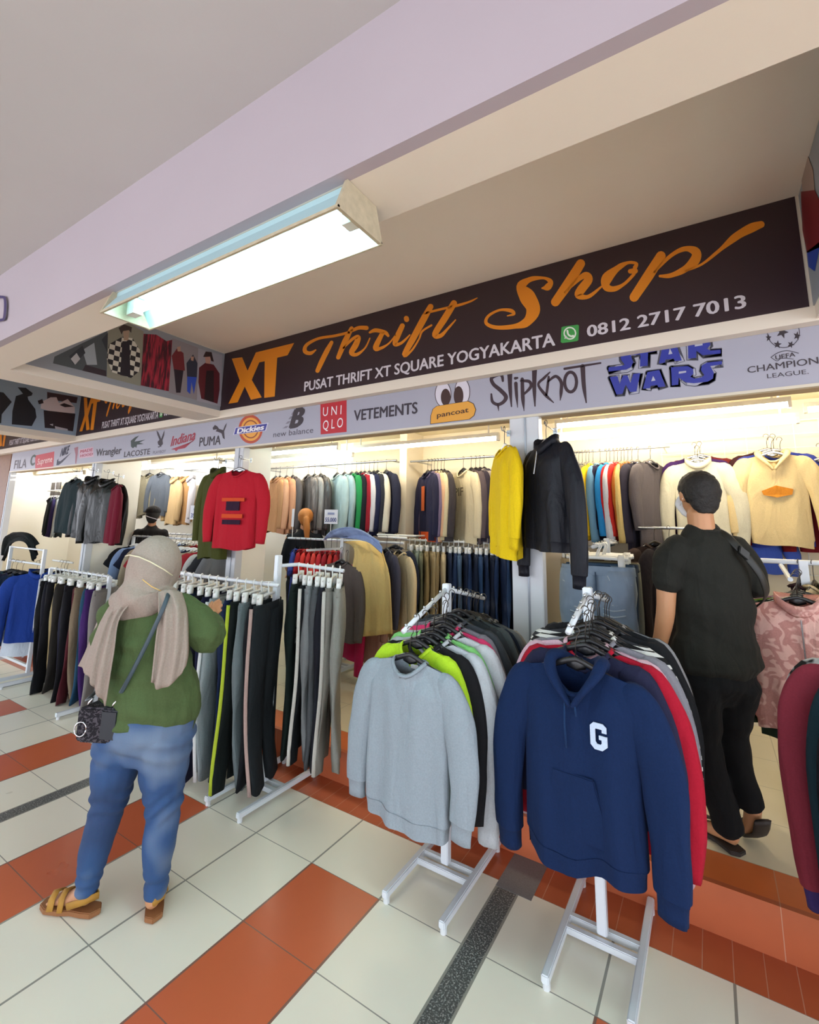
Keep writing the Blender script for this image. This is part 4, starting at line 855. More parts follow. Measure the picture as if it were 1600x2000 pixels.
# left of the partition
rail('steel rail with jackets left of the partition', (-2.6, YR, 2.30), (-.3, YR, 2.30), .012, ((.05, .34), (.5, .34), (.97, .34)))
mid = [(541, '#c89468', -0.38, 'light tan jacket at the left end of the jacket rail', 'jacket'), (549, '#e0a680', -0.39, 'peach-beige jacket second on the jacket rail', 'jacket', dict(W=.24)), (562, '#d89a74', -0.40, 'tan trench jacket left of the grey leather', 'jacket', dict(W=.24)),
       (574, '#6c6260', -0.41, 'dark taupe jacket behind the tan trench jacket', 'jacket'), (604, '#5f5652', -0.43, 'grey-brown leather jacket in the middle of the jacket rail', 'jacket', dict(kind='leather', W=.24)), (616, '#8a827c', -0.44, 'light grey leather jacket beside the grey-brown one', 'jacket', dict(kind='leather')),
       (628, '#3c3634', -0.45, 'black leather jacket right of the grey leather ones', 'jacket', dict(kind='leather')), (660, '#b4c6c2', -0.47, 'pale denim jacket on the jacket rail', 'jacket', dict(kind='denim', W=.24)), (674, '#a8bcbc', -0.48, 'second pale denim jacket beside the green top', 'jacket', dict(kind='denim')),
       (688, '#2c9a52', -0.49, 'bright green top right of the pale denim', 'sweatshirt'), (697, '#202028', -0.50, 'black top between green and red', 'sweatshirt'), (706, '#a8202e', -0.50, 'red and white track top on the jacket rail', 'jacket'),
       (713, '#d8d4d4', -0.51, 'white top between red and navy', 'sweatshirt'), (722, '#23284a', -0.52, 'navy top with a white badge on its sleeve', 'sweatshirt'), (731, '#34343c', -0.52, 'charcoal top right of the badge one', 'sweatshirt'),
       (738, '#e4dcc4', -0.53, 'cream white top left of the widest navy one', 'sweatshirt'), (755, '#2c2e44', -0.54, 'dark navy sweatshirt showing its front beside the partition', 'sweatshirt', dict(W=.24))]
rowpx(mid, 892, YR, dz=2.30)
# left bay back wall
rail('steel rail high on the back wall of the left bay', (-5.2, YR, 2.46), (-3.1, YR, 2.46), .012, ((.05, .34), (.97, .34)))
for u, c, lb, cat, rz, sc_ in ((246, '#2c3246', 'navy folded top at the left of the left bay wall', 'sweatshirt', .1, .95), (272, '#6b6650', 'olive-brown sweatshirt in the middle of the left bay wall', 'sweatshirt', .1, 1.05), (294, '#77705a', 'lighter olive sweatshirt beside the olive-brown one', 'sweatshirt', .05, 1.0), (316, '#4a5058', 'slate sweatshirt at the right of the left bay wall', 'sweatshirt', .05, 1.0),
                            (345, '#b0946a', 'light khaki jacket in the left bay', 'jacket', -.2, 1.05), (364, '#a2794c', 'camel brown jacket in the left bay', 'jacket', -.1, 1.05), (376, '#b8b4b8', 'pale grey jacket right of the camel one', 'jacket', -.4, 1)):
    z = at(u, 905 if u < 330 else 925, 'Y', YR).z; p = at(u, 905, 'Y', YR)
    top(lb, cat, c, (p.x, YR, 2.46 if u < 330 else 2.36), rz, seed=1+int(u) % 5, scale=sc_, W=.23, L=.66, sl=.58, nu=24, nv=10, D=.026, splay=.02, amp=.012, coll=cat == 'jacket')
rail('short steel rail carrying the khaki and camel jackets', (-4.25, YR, 2.36), (-3.2, YR, 2.36), .01, ((.05, .34), (.97, .34)))
t = thing('round_wall_sign', 'round black and white emblem on the wall of the left bay', 'sign', at(249, 1003, 'Y', 2.64))
MB().tube([(0, .004, 0), (0, 0, 0)], .15, 28).build('disc', plain('#d8d6cc', .5), t)
MB().loft([[(r*cos(2*pi*i/28), -.004, r*sin(2*pi*i/28)) for i in range(28)] for r in (.105, .145)], False, False).build('ring', fabric('#22221f', 'print', '#c8c8c0', 25), t)
text_quad('G', (-.05, -.006, -.055), (1, 0, 0), (0, 0, 1), .1, .11, INK, t, 'emblem', bold=.04)
# leftmost bay
rail('white rail in the leftmost bay', (-7.9, 1.9, 2.1), (-6.2, 1.9, 2.1), .012, ((.05, .74), (.95, .74)), WPL)
rowpx([(99, '#1e2c34', -.3, 'dark teal shirt at the left of the leftmost bay', 'shirt'), (104, '#3a3266', -.3, 'violet-blue shirt in the leftmost bay', 'shirt'), (112, '#bcc8cc', -.3, 'pale grey-white shirt in the leftmost bay', 'shirt', dict(W=.24)), (124, '#2a3a3c', -.3, 'dark shirt right of the pale one in the leftmost bay', 'shirt')], 975, 1.9, dz=2.1)
t = thing('framed_panel', 'black hanging panel with white lines near the leftmost strip light', 'sign', at(108, 955, 'Y', 2.2))
for q in (-.18, .18): MB().tube([(q, .007, .12), (q, .007, 2.622-t.location.z)], .003, 5).build('cord', WPL, t)
MB().box(-.2, .2, 0, .015, -.13, .13).build('panel', plain('#2c2420', .5), t); MB().box(-.006, .006, -.004, 0, -.02, .13).build('white_line', WHT, t)
MB().box(-.21, .21, -.004, .018, -.15, -.13).build('frame', WPL, t)

# lower rails inside: trousers and jeans
rail('white lower rail with khaki trousers and jeans in the middle bay', (-.15, 2.2, 1.455), (1.4, 2.2, 1.455), .011, ((.03, .44), (.5, .44), (.97, .44)), WPL)
ORD = 'first second third fourth fifth sixth seventh eighth ninth tenth eleventh twelfth thirteenth fourteenth fifteenth sixteenth'.split()
kh = ['#b9b8a2', '#a2b0a4', '#8c8f74', '#b59f72', '#c2ae84', '#a8926a', '#d0be98']
kn = ['pale stone', 'grey-green', 'olive', 'dark khaki', 'light khaki', 'brown khaki', 'cream khaki']
for i in range(7):
    x = -.05+i*.062
    pants(kn[i]+' trousers hanging on the middle lower rail, left of the jeans', kh[i], (x, 2.2, 1.455), -.9+.08*sin(i*2), seed=1+i % 4, scale=.98, D=.022, nseg=10)
for i in range(15):
    x = .40+i*.052
    c = ['#22304e', '#2a4066', '#4c6684', '#1e2c48', '#26406c', '#1c2a44', '#2c4a74', '#203458', '#18243c', '#243c66', '#1c3054', '#2a4670', '#1a2a4a', '#22365c', '#1e2e50'][i]
    od = ORD[i]; pants(od+' pair from the left in the dense row of blue jeans', c, (x, 2.2, 1.455), -1.0+.07*sin(i*2.7), seed=1+i % 4, kind='denim', D=.022, nseg=10, name='jeans', cat='jeans', group='blue jeans on the middle lower rail', hlabel=od+' clip hanger from the left in the row of blue jeans')
# faded shorts facing front, more trousers behind them
RJ = dict(post_y=1.6, arm_f=(1.12, 1.50), arm_b=(2.0, 1.50), top_z=1.545)
hrack('white rack inside the shop carrying the faded denim shorts', 1.94, post_y=1.6, arm_f=(1.12, 1.50-.183), arm_b=(2.0, 1.50-.183), top_z=1.36, y0=1.3, y1=1.9, z0=.183)
sh = pants('faded blue denim shorts facing front on a wide white hanger', '#8ea2b6', (1.95, 1.17, 1.50), .0, seed=2, scale=1.12, kind='denim', L=.45, D=.05, flare=.03, name='denim_shorts', cat='shorts', nseg=20, hang='clip', W=.19)
for s2 in (-1, 1):
    MB().tube([(s2*.06, -.052, -.145), (s2*.085, -.055, -.19), (s2*.13, -.052, -.205), (s2*.175, -.042, -.185)], .0022, 5, smooth=3).build('pocket_seam', fabric('#c0ccd4'), sh, True)
    for k in range(4): MB().tube([(s2*.03, -.056, -.25-.03*k), (s2*.08, -.060, -.262-.03*k), (s2*.14, -.052, -.25-.03*k)], .004, 5, flat=.002, smooth=3).build('faded_crease', fabric('#b4c2ce'), sh, True)
MB().tube([(0, -.054, -.13), (0, -.058, -.27)], .003, 5).build('fly_seam', fabric('#4c6078'), sh, True)
for i, (c, lb) in enumerate((('#3c5878', 'mid blue jeans directly behind the faded shorts'), ('#2c3c50', 'dark blue jeans second behind the faded shorts'), ('#7c8074', 'grey-green trousers behind the faded shorts'), ('#9a9478', 'khaki trousers behind the faded shorts'), ('#6c5c50', 'brown trousers behind the faded shorts'), ('#4c3c38', 'dark brown trousers at the back of the shorts rack'))):
    pants(lb, c, (1.95+.015*sin(i), 1.24+.07*i, 1.50), .05, seed=1+i % 4, scale=1.05, kind='denim' if i < 2 else 'knit', D=.025)
for i, (c, lb) in enumerate((('#b8a888', 'beige trousers just right of the pillar, inside the shop'), ('#a08c68', 'khaki trousers just right of the pillar, inside the shop'), ('#8c7c5c', 'olive khaki trousers just right of the pillar, inside the shop'))):
    pants(lb, c, (1.52+.06*i, 2.2, 1.455), -1.1, seed=1+i, D=.025)
rail('white lower rail right of the pillar at the back', (1.42, 2.2, 1.455), (1.75, 2.2, 1.455), .011, ((.1, .44), (.9, .44)), WPL)

# interior stand with tees, graphic sweatshirt and draped jackets
t = thing('garment_rack', 'white stand inside the shop with red tees and a draped yellow coat', 'clothes rack', (-.68, 1.9, .183))
for s in (-1, 1): MB().box(s*.14-.014, s*.14+.014, -.3, .3, .022, .052).build('foot_bar', WMET, t, bevel=.004)
for yy in (-.035, .035): MB().box(-.14, .14, yy-.013, yy+.013, .024, .05).build('crossbar', WMET, t)
for s in (-1, 1):
    for y in (-.28, .28): MB().tube([(s*.14, y, 0), (s*.14, y, .024)], .013, 8).build('foot_cap', WMET, t)
MB().box(-.02, .02, -.02, .02, .05, 1.30).build('post', WMET, t); MB().tube([(-.8, 0, 1.25), (.75, 0, 1.25)], .012, 8).build('top_bar', WMET, t)
MB().box(-.01, .01, -.52, .0, 1.16, 1.18).build('arm', WMET, t)
for i in range(9):
    c, nm = [('#3a4aa0', 'blue'), ('#b02028', 'dark red'), ('#d83a34', 'bright red'), ('#c02a2c', 'red'), ('#d84840', 'light red'), ('#c83038', 'crimson'), ('#a82430', 'wine red'), ('#d04038', 'vermilion red'), ('#b83038', 'deep red')][i]
    top(nm+' tee shirt in the row of red tees on the inner stand', 'shirt', c, (-1.36+i*.075, 1.9, 1.433), -.9, seed=1+i % 4, W=.22, L=.6, nu=22, nv=9, D=.02, short=True, scale=.95)
gs = top('grey-brown sweatshirt with yellow chest lettering on the inner stand', 'sweatshirt', '#6e6460', tuple(at(668, 1072, 'Y', 1.45)), -.2, seed=5, W=.23, L=.66, nu=40, nv=18, D=.04, amp=.014)
text_quad('BROWNS', (-.12, -.062, -.36), (1, 0, 0), (0, 0, 1), .24, .07, fabric('#d0c83c'), gs, 'chest_letters', bold=.03)
text_quad('VIEW', (-.07, -.066, -.62), (1, 0, 0), (0, 0, 1), .14, .06, fabric('#d8d4cc'), gs, 'chest_letters', bold=.03)
MB().tube([(0, -.062, -.46), (0, -.068, -.46)], .06, 16, flat=.07).build('chest_print', fabric('#8c6c70'), gs)
top('magenta pink top low behind the grey-brown sweatshirt', 'sweatshirt', '#c02458', (-.42, 1.66, 1.34), -.3, seed=2, W=.22, L=.82, sl=.9, nu=24, nv=10, D=.02)
top('pinkish beige top at the back of the inner stand', 'sweatshirt', '#c09484', (-.2, 1.75, 1.34), -.35, seed=3, W=.22, L=.85, nu=24, nv=10, D=.03)
def drape(name, label, cat, col, kind, rows, mat=None, amp=.01, seed=1, k=6, parts=()):
    """cloth laid over a bar: rows of points from one hem over the bar to the other"""
    t = thing(name, label, cat, Vector(rows[0][0]))
    P = [[Vector(p)-Vector(rows[0][0]) for p in r] for r in rows]; fine = []
    for r in P: fine.append(spline(r, [0]*len(r), [0]*len(r), k)[0])
    cols = len(fine[0]); g = []
    for j in range(cols):
        c_ = spline([fine[i][j] for i in range(len(fine))], [0]*len(fine), [0]*len(fine), k)[0]; g.append(c_)
    nr = len(g[0]); vs, fs = [], []
    for j in range(cols):
        for i in range(nr): vs.append(g[j][i]+Vector((0, 1, 0))*amp*(sin(j*.9+seed)+.6*sin(j*2.1+i*.3+seed)))
    for j in range(cols-1):
        for i in range(nr-1): fs.append((j*nr+i, (j+1)*nr+i, (j+1)*nr+i+1, j*nr+i+1))
    o = MB().add(vs, fs).build('cloth', mat or fabric(col, kind), t, True); s = o.modifiers.new('th', 'SOLIDIFY'); s.thickness = .008
    return t
def pr(l, y): return [tuple(at(u, v, 'Y', y)) for u, v in l]
drape('yellow_coat', 'pale yellow coat draped over the inner stand, sleeves hanging', 'coat', '#dcc07c', 'knit',
      [pr([(668, 1058), (700, 1056), (728, 1062), (748, 1075)], 1.62), pr([(690, 1075), (712, 1085), (740, 1095), (758, 1110)], 1.44), pr([(684, 1140), (712, 1145), (744, 1145), (764, 1150)], 1.40), pr([(692, 1240), (716, 1243), (742, 1240), (768, 1238)], 1.42)], amp=.014)
drape('denim_jacket', 'light blue denim jacket lying across the top of the inner stand', 'jacket', '#8ea4d0', 'denim',
      [pr([(630, 1056), (642, 1050), (655, 1048)], 1.75), pr([(648, 1036), (672, 1044), (690, 1052)], 1.6), pr([(690, 1030), (712, 1042), (722, 1060)], 1.55), pr([(740, 1056), (745, 1066), (748, 1080)], 1.5)], amp=.008)
top('slate grey coat hanging under the yellow one on the inner stand', 'coat', '#4c4c5e', (.0, 1.72, 1.49), -.6, seed=2, W=.22, L=.62, nu=24, nv=10, D=.04, splay=.04)
top('cream coat with brown cuffs behind the slate coat', 'coat', '#dcc8a0', (.08, 1.82, 1.47), -.55, seed=4, W=.23, L=.78, sl=.72, nu=24, nv=10, D=.03)
rg = top('beige shirt with dark navy raglan sleeves near the partition', 'shirt', '#b8a894', (-.12, 2.05, 1.50), -.2, seed=3, W=.21, L=.66, nu=28, nv=12, D=.03, over={'sleeve': fabric('#343c54'), 'collar': fabric('#343c54')})
rail('white bar behind the yellow coat holding the coats and the raglan shirt', (-.35, 2.05, 1.50), (.12, 2.05, 1.50), .01, ((.02, .6), (.98, .6)), WPL)
rail('short white bar carrying the slate coat', (-.1, 1.72, 1.49), (.22, 1.72, 1.49), .01, ((.05, .33),), WPL)

# stand behind the man with the pink jacket
t = thing('garment_rack', 'white stand with the pink jacket behind the man on the right', 'clothes rack', (2.98, 1.55, .183))
for s in (-1, 1): MB().box(s*.16-.014, s*.16+.014, -.3, .3, .0, .03).build('foot_bar', WMET, t)
MB().box(-.16, .16, -.015, .015, .005, .03).build('crossbar', WMET, t); MB().box(-.02, .02, -.02, .02, .03, 1.27).build('post', WMET, t)
MB().tube([(-.28, 0, 1.26), (.6, 0, 1.26)], .014, 8).build('top_bar', WMET, t); MB().tube([(-.1, 0, 1.24), (-.1, -.34, 1.19)], .012, 8).build('arm', WMET, t)
pj_ = top('pink jacket with pale swirl print hanging on the right inner stand', 'jacket', '#cf948c', (2.90, 1.22, 1.385), -.05, seed=6, kind='print', c2='#dbaea4', s2=16, W=.235, L=.62, sl=.58, nu=44, nv=20, D=.06, detail=True, coll=True, amp=.014, hang='black')
MB().tube([(0, -.075, -.2), (0, -.08, -.72)], .004, 6).build('zip', STEEL, pj_)
top('dark green jacket directly behind the pink one', 'jacket', '#1e3a2a', (2.91, 1.28, 1.39), -.05, seed=2, kind='nylon', W=.22, L=.70, sl=.6, nu=24, nv=10, D=.03)
top('mauve pink shirt behind the green jacket', 'shirt', '#c890b0', (2.93, 1.36, 1.40), -.1, seed=3, W=.24, L=.6, nu=24, nv=10, D=.02)
top('lime green shirt behind the pink print jacket', 'shirt', '#8cb84c', (2.92, 1.32, 1.395), -.08, seed=4, W=.24, L=.6, nu=24, nv=10, D=.02)
for i, (x, c, lb) in enumerate(((3.02, '#d8c49c', 'cream shirt on the long bar behind the pink jacket'), (3.10, '#c8b48c', 'beige shirt beside the cream one behind the pink jacket'), (3.18, '#b89c74', 'tan shirt on the bar behind the pink jacket'), (3.26, '#4c2c3c', 'plum shirt on the bar behind the pink jacket'), (2.96, '#3c2028', 'dark wine shirt on the bar behind the pink jacket'))):
    top(lb, 'shirt', c, (x, 1.55, 1.443), 1.2, seed=1+i % 4, W=.2, L=.5, nu=22, nv=9, D=.02, short=True)
# dark hanger cluster behind the man's left shoulder
top('black top on the dark rail left of the man', 'shirt', '#2a2428', (2.3, 1.95, 1.62), .9, seed=2, W=.22, L=.8, nu=22, nv=9, D=.02)
top('dark brown coat beside the man, inside the shop', 'coat', '#40302c', (2.2, 2.0, 1.62), .9, seed=3, W=.22, L=.95, nu=22, nv=9, D=.02)
rail('steel bar left of the man inside the shop', (2.1, 1.97, 1.62), (2.5, 1.97, 1.62), .01, ((.1, .68), (.9, .68)))
# rack at the right edge
t = thing('garment_rack', 'white rack cut off by the right edge of the picture', 'clothes rack', (3.14, .25, 0))
for s in (-1, 1):
    MB().box(s*.14-.014, s*.14+.014, -.3, .3, .022, .052).build('foot_bar', WMET, t)
    for y in (-.28, .28): MB().tube([(s*.14, y, 0), (s*.14, y, .024)], .013, 8).build('foot_cap', WMET, t)
MB().box(-.14, .14, -.015, .015, .024, .05).build('crossbar', WMET, t); MB().box(-.02, .02, -.02, .02, .05, 1.35).build('post', WMET, t); MB().tube([(0, -.34, 1.30), (0, .34, 1.30)], .013, 8).build('top_bar', WMET, t)
top('maroon pullover with a blue cuff at the right edge of the picture', 'pullover', '#8c3040', (3.02, .42, 1.30), .35, seed=2, W=.235, L=.76, sl=.80, nu=28, nv=12, D=.04, splay=.02, detail=True, over={'cuff': fabric('#40306c')})
top('white top with black print behind the maroon pullover', 'shirt', '#c4c4c4', (3.05, .52, 1.30), .25, seed=3, kind='print', c2='#202020', s2=8, W=.23, L=.7, nu=28, nv=12, D=.03)
top('dark teal pullover in front of the maroon one at the right edge', 'pullover', '#16323c', (3.08, .30, 1.30), .35, seed=4, W=.235, L=.80, sl=.84, nu=28, nv=12, D=.04)
bk = top('black and indigo track jacket with a white zip nearest the right edge', 'jacket', '#15131c', (3.10, .18, 1.30), .30, seed=5, kind='nylon', W=.235, L=.88, sl=.92, nu=28, nv=12, D=.04)
MB().tube([(-.235, -.03, -.5), (-.25, -.035, -.72)], .005, 6).build('zip', WHT, bk)

# price cards
def card(label, loc, rz, tx, w_=.13, h_=.13, stick=.12):
    t = thing('price_card', label, 'price card', loc, rz)
    MB().box(-w_/2, w_/2, 0, .004, 0, h_).build('card', plain('#dcdfe8', .5), t); MB().tube([(0, .006, -stick), (0, .006, .02)], .004, 6).build('stick', WPL, t)
    if tx:
        text_quad(tx, (-w_*.42, -.001, h_*.15), (1, 0, 0), (0, 0, 1), w_*.84, h_*.3, plain('#3a4a86', .5), t, 'price', bold=.03)
        text_quad('DISKON', (-w_*.25, -.001, h_*.65), (1, 0, 0), (0, 0, 1), w_*.5, h_*.16, plain('#6a78a8', .5), t, 'lettering', bold=.02) if 0 else MB().box(-w_*.25, w_*.25, -.002, 0, h_*.65, h_*.8).build('printed_line', plain('#8a94b8', .5), t)
card('white price card reading 55.000 on a stick above the inner stand', (-.86, 1.9, 1.60), .35, '55.000', .15, .15, .17)
card('blurred white price card left of the 55.000 card', (-1.43, 1.9, 1.56), -.6, '', .14, .2, .13)
# ================================================================== racks in the corridor, left part
def xrack(label, x0, x1, y, z, h=.0):
    t = thing('garment_rack', label, 'clothes rack', ((x0+x1)/2, y, 0)); w_ = (x1-x0)/2
    for s in (-1, 1):
        MB().box(s*w_-.014, s*w_+.014, -.29, .29, .022, .052).build('foot_bar', WMET, t, bevel=.003)
        for yy in (-.27, .27): MB().tube([(s*w_, yy, 0), (s*w_, yy, .024)], .013, 8).build('foot_cap', WMET, t)
        MB().box(s*w_-.016, s*w_+.016, -.016, .016, .05, z+h).build('post', WMET, t, bevel=.003)
    MB().box(-w_, w_, -.012, .012, .10, .125).build('crossbar', WMET, t)
    MB().tube([(-w_, 0, z), (w_, 0, z)], .011, 8).build('top_bar', WMET, t, smooth=True)
    if h: MB().tube([(-w_, 0, z+h-.01), (w_, 0, z+h-.01)], .009, 8).build('top_bar', WMET, t, smooth=True)
    return t
# trouser rack beside the woman
t = thing('garment_rack', 'white clothes rack crowded with sports trousers beside the woman', 'clothes rack', (.12, .3, 0))
for s in (-1, 1):
    MB().box(s*.14-.014, s*.14+.014, -.31, .31, .022, .052).build('foot_bar', WMET, t, bevel=.004)
    for y in (-.29, .29): MB().tube([(s*.14, y, 0), (s*.14, y, .025)], .014, 10).build('foot_cap', plain('#cfd3d6', .5), t)
for yy in (-.035, .03): MB().box(-.14, .14, yy-.013, yy+.013, .024, .05).build('crossbar', WMET, t)
MB().box(-.019, .019, -.019, .019, .05, 1.40).build('post', WMET, t, bevel=.004)
MB().tube([(0, 0, 1.22), (-.06, -.1, 1.225), (-.95, -.1, 1.225)], .012, 8).build('arm', WMET, t, smooth=True)
MB().tube([(-.06, -.1, 1.225), (.12, -.1, 1.225)], .012, 8).build('arm', WMET, t, smooth=True)
MB().tube([(0, 0, 1.33), (.06, .12, 1.335), (.46, .12, 1.32)], .012, 8).build('arm', WMET, t, smooth=True)
PC = [(-.74, '#23344e', 'faded navy jogging trousers at the left end of the trouser rack', {}), (-.64, '#141824', 'blue-black trousers hanging beside the woman\'s hand', {}), (-.54, '#1a2a44', 'navy trousers just right of the woman\'s elbow', {}),
      (-.45, '#0f1220', 'jet black trousers with flared hems on the trouser rack', dict(splay=.04, flare=.025)), (-.36, '#15193a', 'indigo trousers touching the pale grey sweatpants', dict(splay=.03, flare=.02)),
      (-.26, '#9ba6a8', 'pale grey sweatpants with a white side stripe and wide hem', dict(stripe='#d8dcdc', splay=.06, flare=.035)), (-.15, '#16284e', 'royal navy trousers right of the pale grey sweatpants', dict(flare=.02)),
      (-.06, '#17201f', 'black track trousers with neon yellow side stripe', dict(stripe='#b8cc3a')), (.02, '#7a878a', 'blue-grey sweatpants left of the rack post', {}), (.09, '#14181e', 'plain black trousers in front of the rack post', {}), (.16, '#262c30', 'black trousers with pale pink stripe, near arm', dict(stripe='#c4a8a0'))]
for i, (x, c, lb, ex) in enumerate(PC):
    pants(lb, c, (x, .2, 1.225), -1.08+.08*sin(i*2.3), seed=1+i % 5, L=1.03+.03*sin(i*1.9), D=.036, twist=.05, nseg=18, **ex)
PD = [(.19, '#1c2a26', 'black trousers with a green panel on the far arm', {}), (.27, '#14181c', 'black track trousers with white triple stripes', dict(stripe='#d8d6ce')), (.33, '#8a8e90', 'mid grey sweatpants on the far arm of the trouser rack', {}), (.38, '#5c6064', 'dark grey sweatpants on the far arm', {}),
      (.43, '#23242e', 'charcoal navy trousers near the end of the far arm', {}), (.49, '#8a8880', 'light grey trousers with a pale stripe near the tip', dict(stripe='#c8c6be')), (.55, '#9a9b94', 'outermost light grey trousers at the tip of the far arm', {})]
for i, (x, c, lb, ex) in enumerate(PD):
    tt = pants(lb, c, (x, .42, 1.33), -.95+.05*sin(i*2.3), seed=2+i % 4, L=1.0, D=.034, twist=.03, nseg=16, **ex)
    if i == 1: text_quad('EXOR', (.155, -.035, -.45), (0, 0, 1), (-1, 0, 0), .2, .045, fabric('#c8ccc8'), tt, 'leg_letters', bold=.02)
# racks at the left
xrack('white rack with dark and khaki trousers left of the woman', -3.25, -2.05, .32, 1.10)
LT = [('#17191b', 'black trousers at the left of the long trouser row'), ('#1a1c28', 'blue-black trousers second in the long row'), ('#15161c', 'black wide trousers third in the long row'), ('#a8986e', 'khaki beige trousers in the long row'), ('#33302c', 'dark brown trousers right of the khaki ones'),
      ('#24263c', 'dark navy trousers in the middle of the long row'), ('#1a1a20', 'jet black trousers before the maroon ones'), ('#571c26', 'maroon trousers in the long row'), ('#8c7c66', 'taupe trousers right of the maroon ones'), ('#26506c', 'teal blue trousers in the long row'), ('#4c2c72', 'purple trousers near the right end of the long row'), ('#918c88', 'grey trousers at the right end of the long row')]
for i, (c, lb) in enumerate(LT):
    pants(lb, c, (-3.12+.094*i, .32, 1.10), -1.0+.12*sin(i*2.9), seed=1+i % 5, L=.96+.03*sin(i*1.3), D=.034, nseg=12, twist=.04)
xrack('white rack hidden behind the woman with mauve and grey trousers', -1.75, -.95, .38, 1.20)
for i, (c, lb) in enumerate((('#8c7c84', 'mauve-grey trousers left of the woman\'s scarf'), ('#a8a0a0', 'pale mauve trousers beside the woman\'s scarf'), ('#3a3440', 'dark plum trousers behind the woman'), ('#2a2a30', 'black trousers behind the woman\'s back'), ('#5c5860', 'grey trousers behind the woman\'s back'), ('#22283c', 'navy trousers behind the woman\'s head'), ('#44484c', 'dark grey trousers behind the woman\'s shoulder'))):
    pants(lb, c, (-1.68+.11*i, .38, 1.20), -1.0+.1*sin(i*2), seed=1+i % 5, L=1.0, D=.034)
xrack('white double-bar rack at the left edge with the blue shirt', -4.35, -3.45, .32, 1.12, .16)
SH = [(-4.25, '#1e3c4a', 'dark teal shirt at the left edge of the picture', 'shirt', -1.0, .7), (-4.12, '#26223c', 'dark violet shirt left of the blue one', 'shirt', -.9, .7), (-3.95, '#1c2c44', 'navy long shirt beside the blue one', 'shirt', -.8, .75)]
for x, c, lb, cat, rz, L_ in SH: top(lb, cat, c, (x, .32, 1.12), 1.25, seed=2, W=.23, L=L_, sl=.6, nu=24, nv=10, D=.03)
top('white shirt whose hem shows below the blue shirt', 'shirt', '#cdd8e4', (-3.58, .32, 1.14), 1.12, seed=4, W=.21, L=.80, sl=.62, nu=28, nv=12, D=.035)
top('bright royal blue shirt hanging face-on at the end of the left rack', 'shirt', '#1d3f96', (-3.5, .32, 1.16), 1.1, seed=3, W=.225, L=.68, sl=.64, nu=36, nv=16, D=.05, coll=True)
for i, (x, c, lb) in enumerate(((-3.42, '#c8d4dc', 'white shirt right behind the blue shirt'), (-3.34, '#9cacaa', 'pale sage shirt behind the white one'), (-3.27, '#58606c', 'slate shirt behind the sage one'))):
    top(lb, 'shirt', c, (x-.35, .62, 1.12), 1.2, seed=2+i, W=.23, L=.70, sl=.6, nu=24, nv=10, D=.03)
rail('white bar carrying the pale shirts behind the blue one', (-4.0, .62, 1.12), (-3.5, .62, 1.12), .011, (), WPL)
xrack('far white rack at the left edge with low feet', -5.6, -4.7, .25, 1.1)
for i in range(8): top(['black', 'dark green', 'navy', 'charcoal', 'wine', 'brown', 'indigo', 'slate'][i]+' shirt on the farthest corridor rack', 'shirt', ['#17171b', '#1c3428', '#1c2440', '#303236', '#4c1c28', '#443428', '#2a2454', '#48505c'][i], (-5.5+.1*i, .25, 1.1), 1.2, seed=1+i % 4, W=.22, L=.68, nu=20, nv=8, D=.03)
# inside the left bay: two long rows of tops on white hangers
for yy, x0, n, z, where in ((1.35, -3.6, 16, 1.40, 'front'), (1.9, -4.6, 14, 1.42, 'rear')):
    xr = xrack('white %s rack inside the left bay' % where, x0-.08, x0+n*.12+.05, yy, z-.183); xr.location.z = .183
    for i in range(n):
        nm, c = [('black', '#1b1b20'), ('white', '#c8c8c4'), ('navy', '#20263e'), ('grey', '#84868a'), ('red', '#a82a34'), ('sky blue', '#8ca4cc'), ('charcoal', '#38393e'), ('beige', '#b4a68c')][(i*5+(3 if yy > 1.5 else 0)) % 8]
        ad = ['plain', 'crew-neck', 'faded', 'thin', 'long', 'loose', 'narrow', 'soft'][(i*3) % 8]
        top('%s top, %s from the left on the %s rack of the left bay' % (nm, ORD[i], where), 'shirt', c, (x0+i*.12, yy, z), 1.15+.1*sin(i*3), seed=1+i % 5, W=.21, L=.62, nu=20, nv=8, D=.03, hang='white', short=i % 2 == 0,
            hlabel='white hanger, %s from the left on the %s rack of the left bay' % (ORD[i], where))
drape('folded_clothes', 'heap of folded black clothes lying on the rack at the far left', 'clothes pile', '#141a1a', 'knit',
      [pr([(6, 1078), (8, 1085), (10, 1095)], .5), pr([(14, 1045), (20, 1050), (26, 1062)], .45), pr([(50, 1040), (52, 1048), (54, 1060)], .42), pr([(72, 1060), (70, 1080), (70, 1096)], .45)], amp=.02)
card('price card above the racks behind the woman', (-2.4, 1.35, 1.62), .5, '35.000', .16, .16, .2)
t = thing('orange_flyer', 'small orange and brown card hanging beside the leather jackets', 'sign', at(122, 1020, 'Y', .8), .3)
MB().box(-.07, .07, 0, .004, -.08, .08).build('card', plain('#9c5a34', .5), t); MB().box(-.07, .07, -.001, .004, .05, .08).build('printed_line', plain('#3a2c24', .5), t)

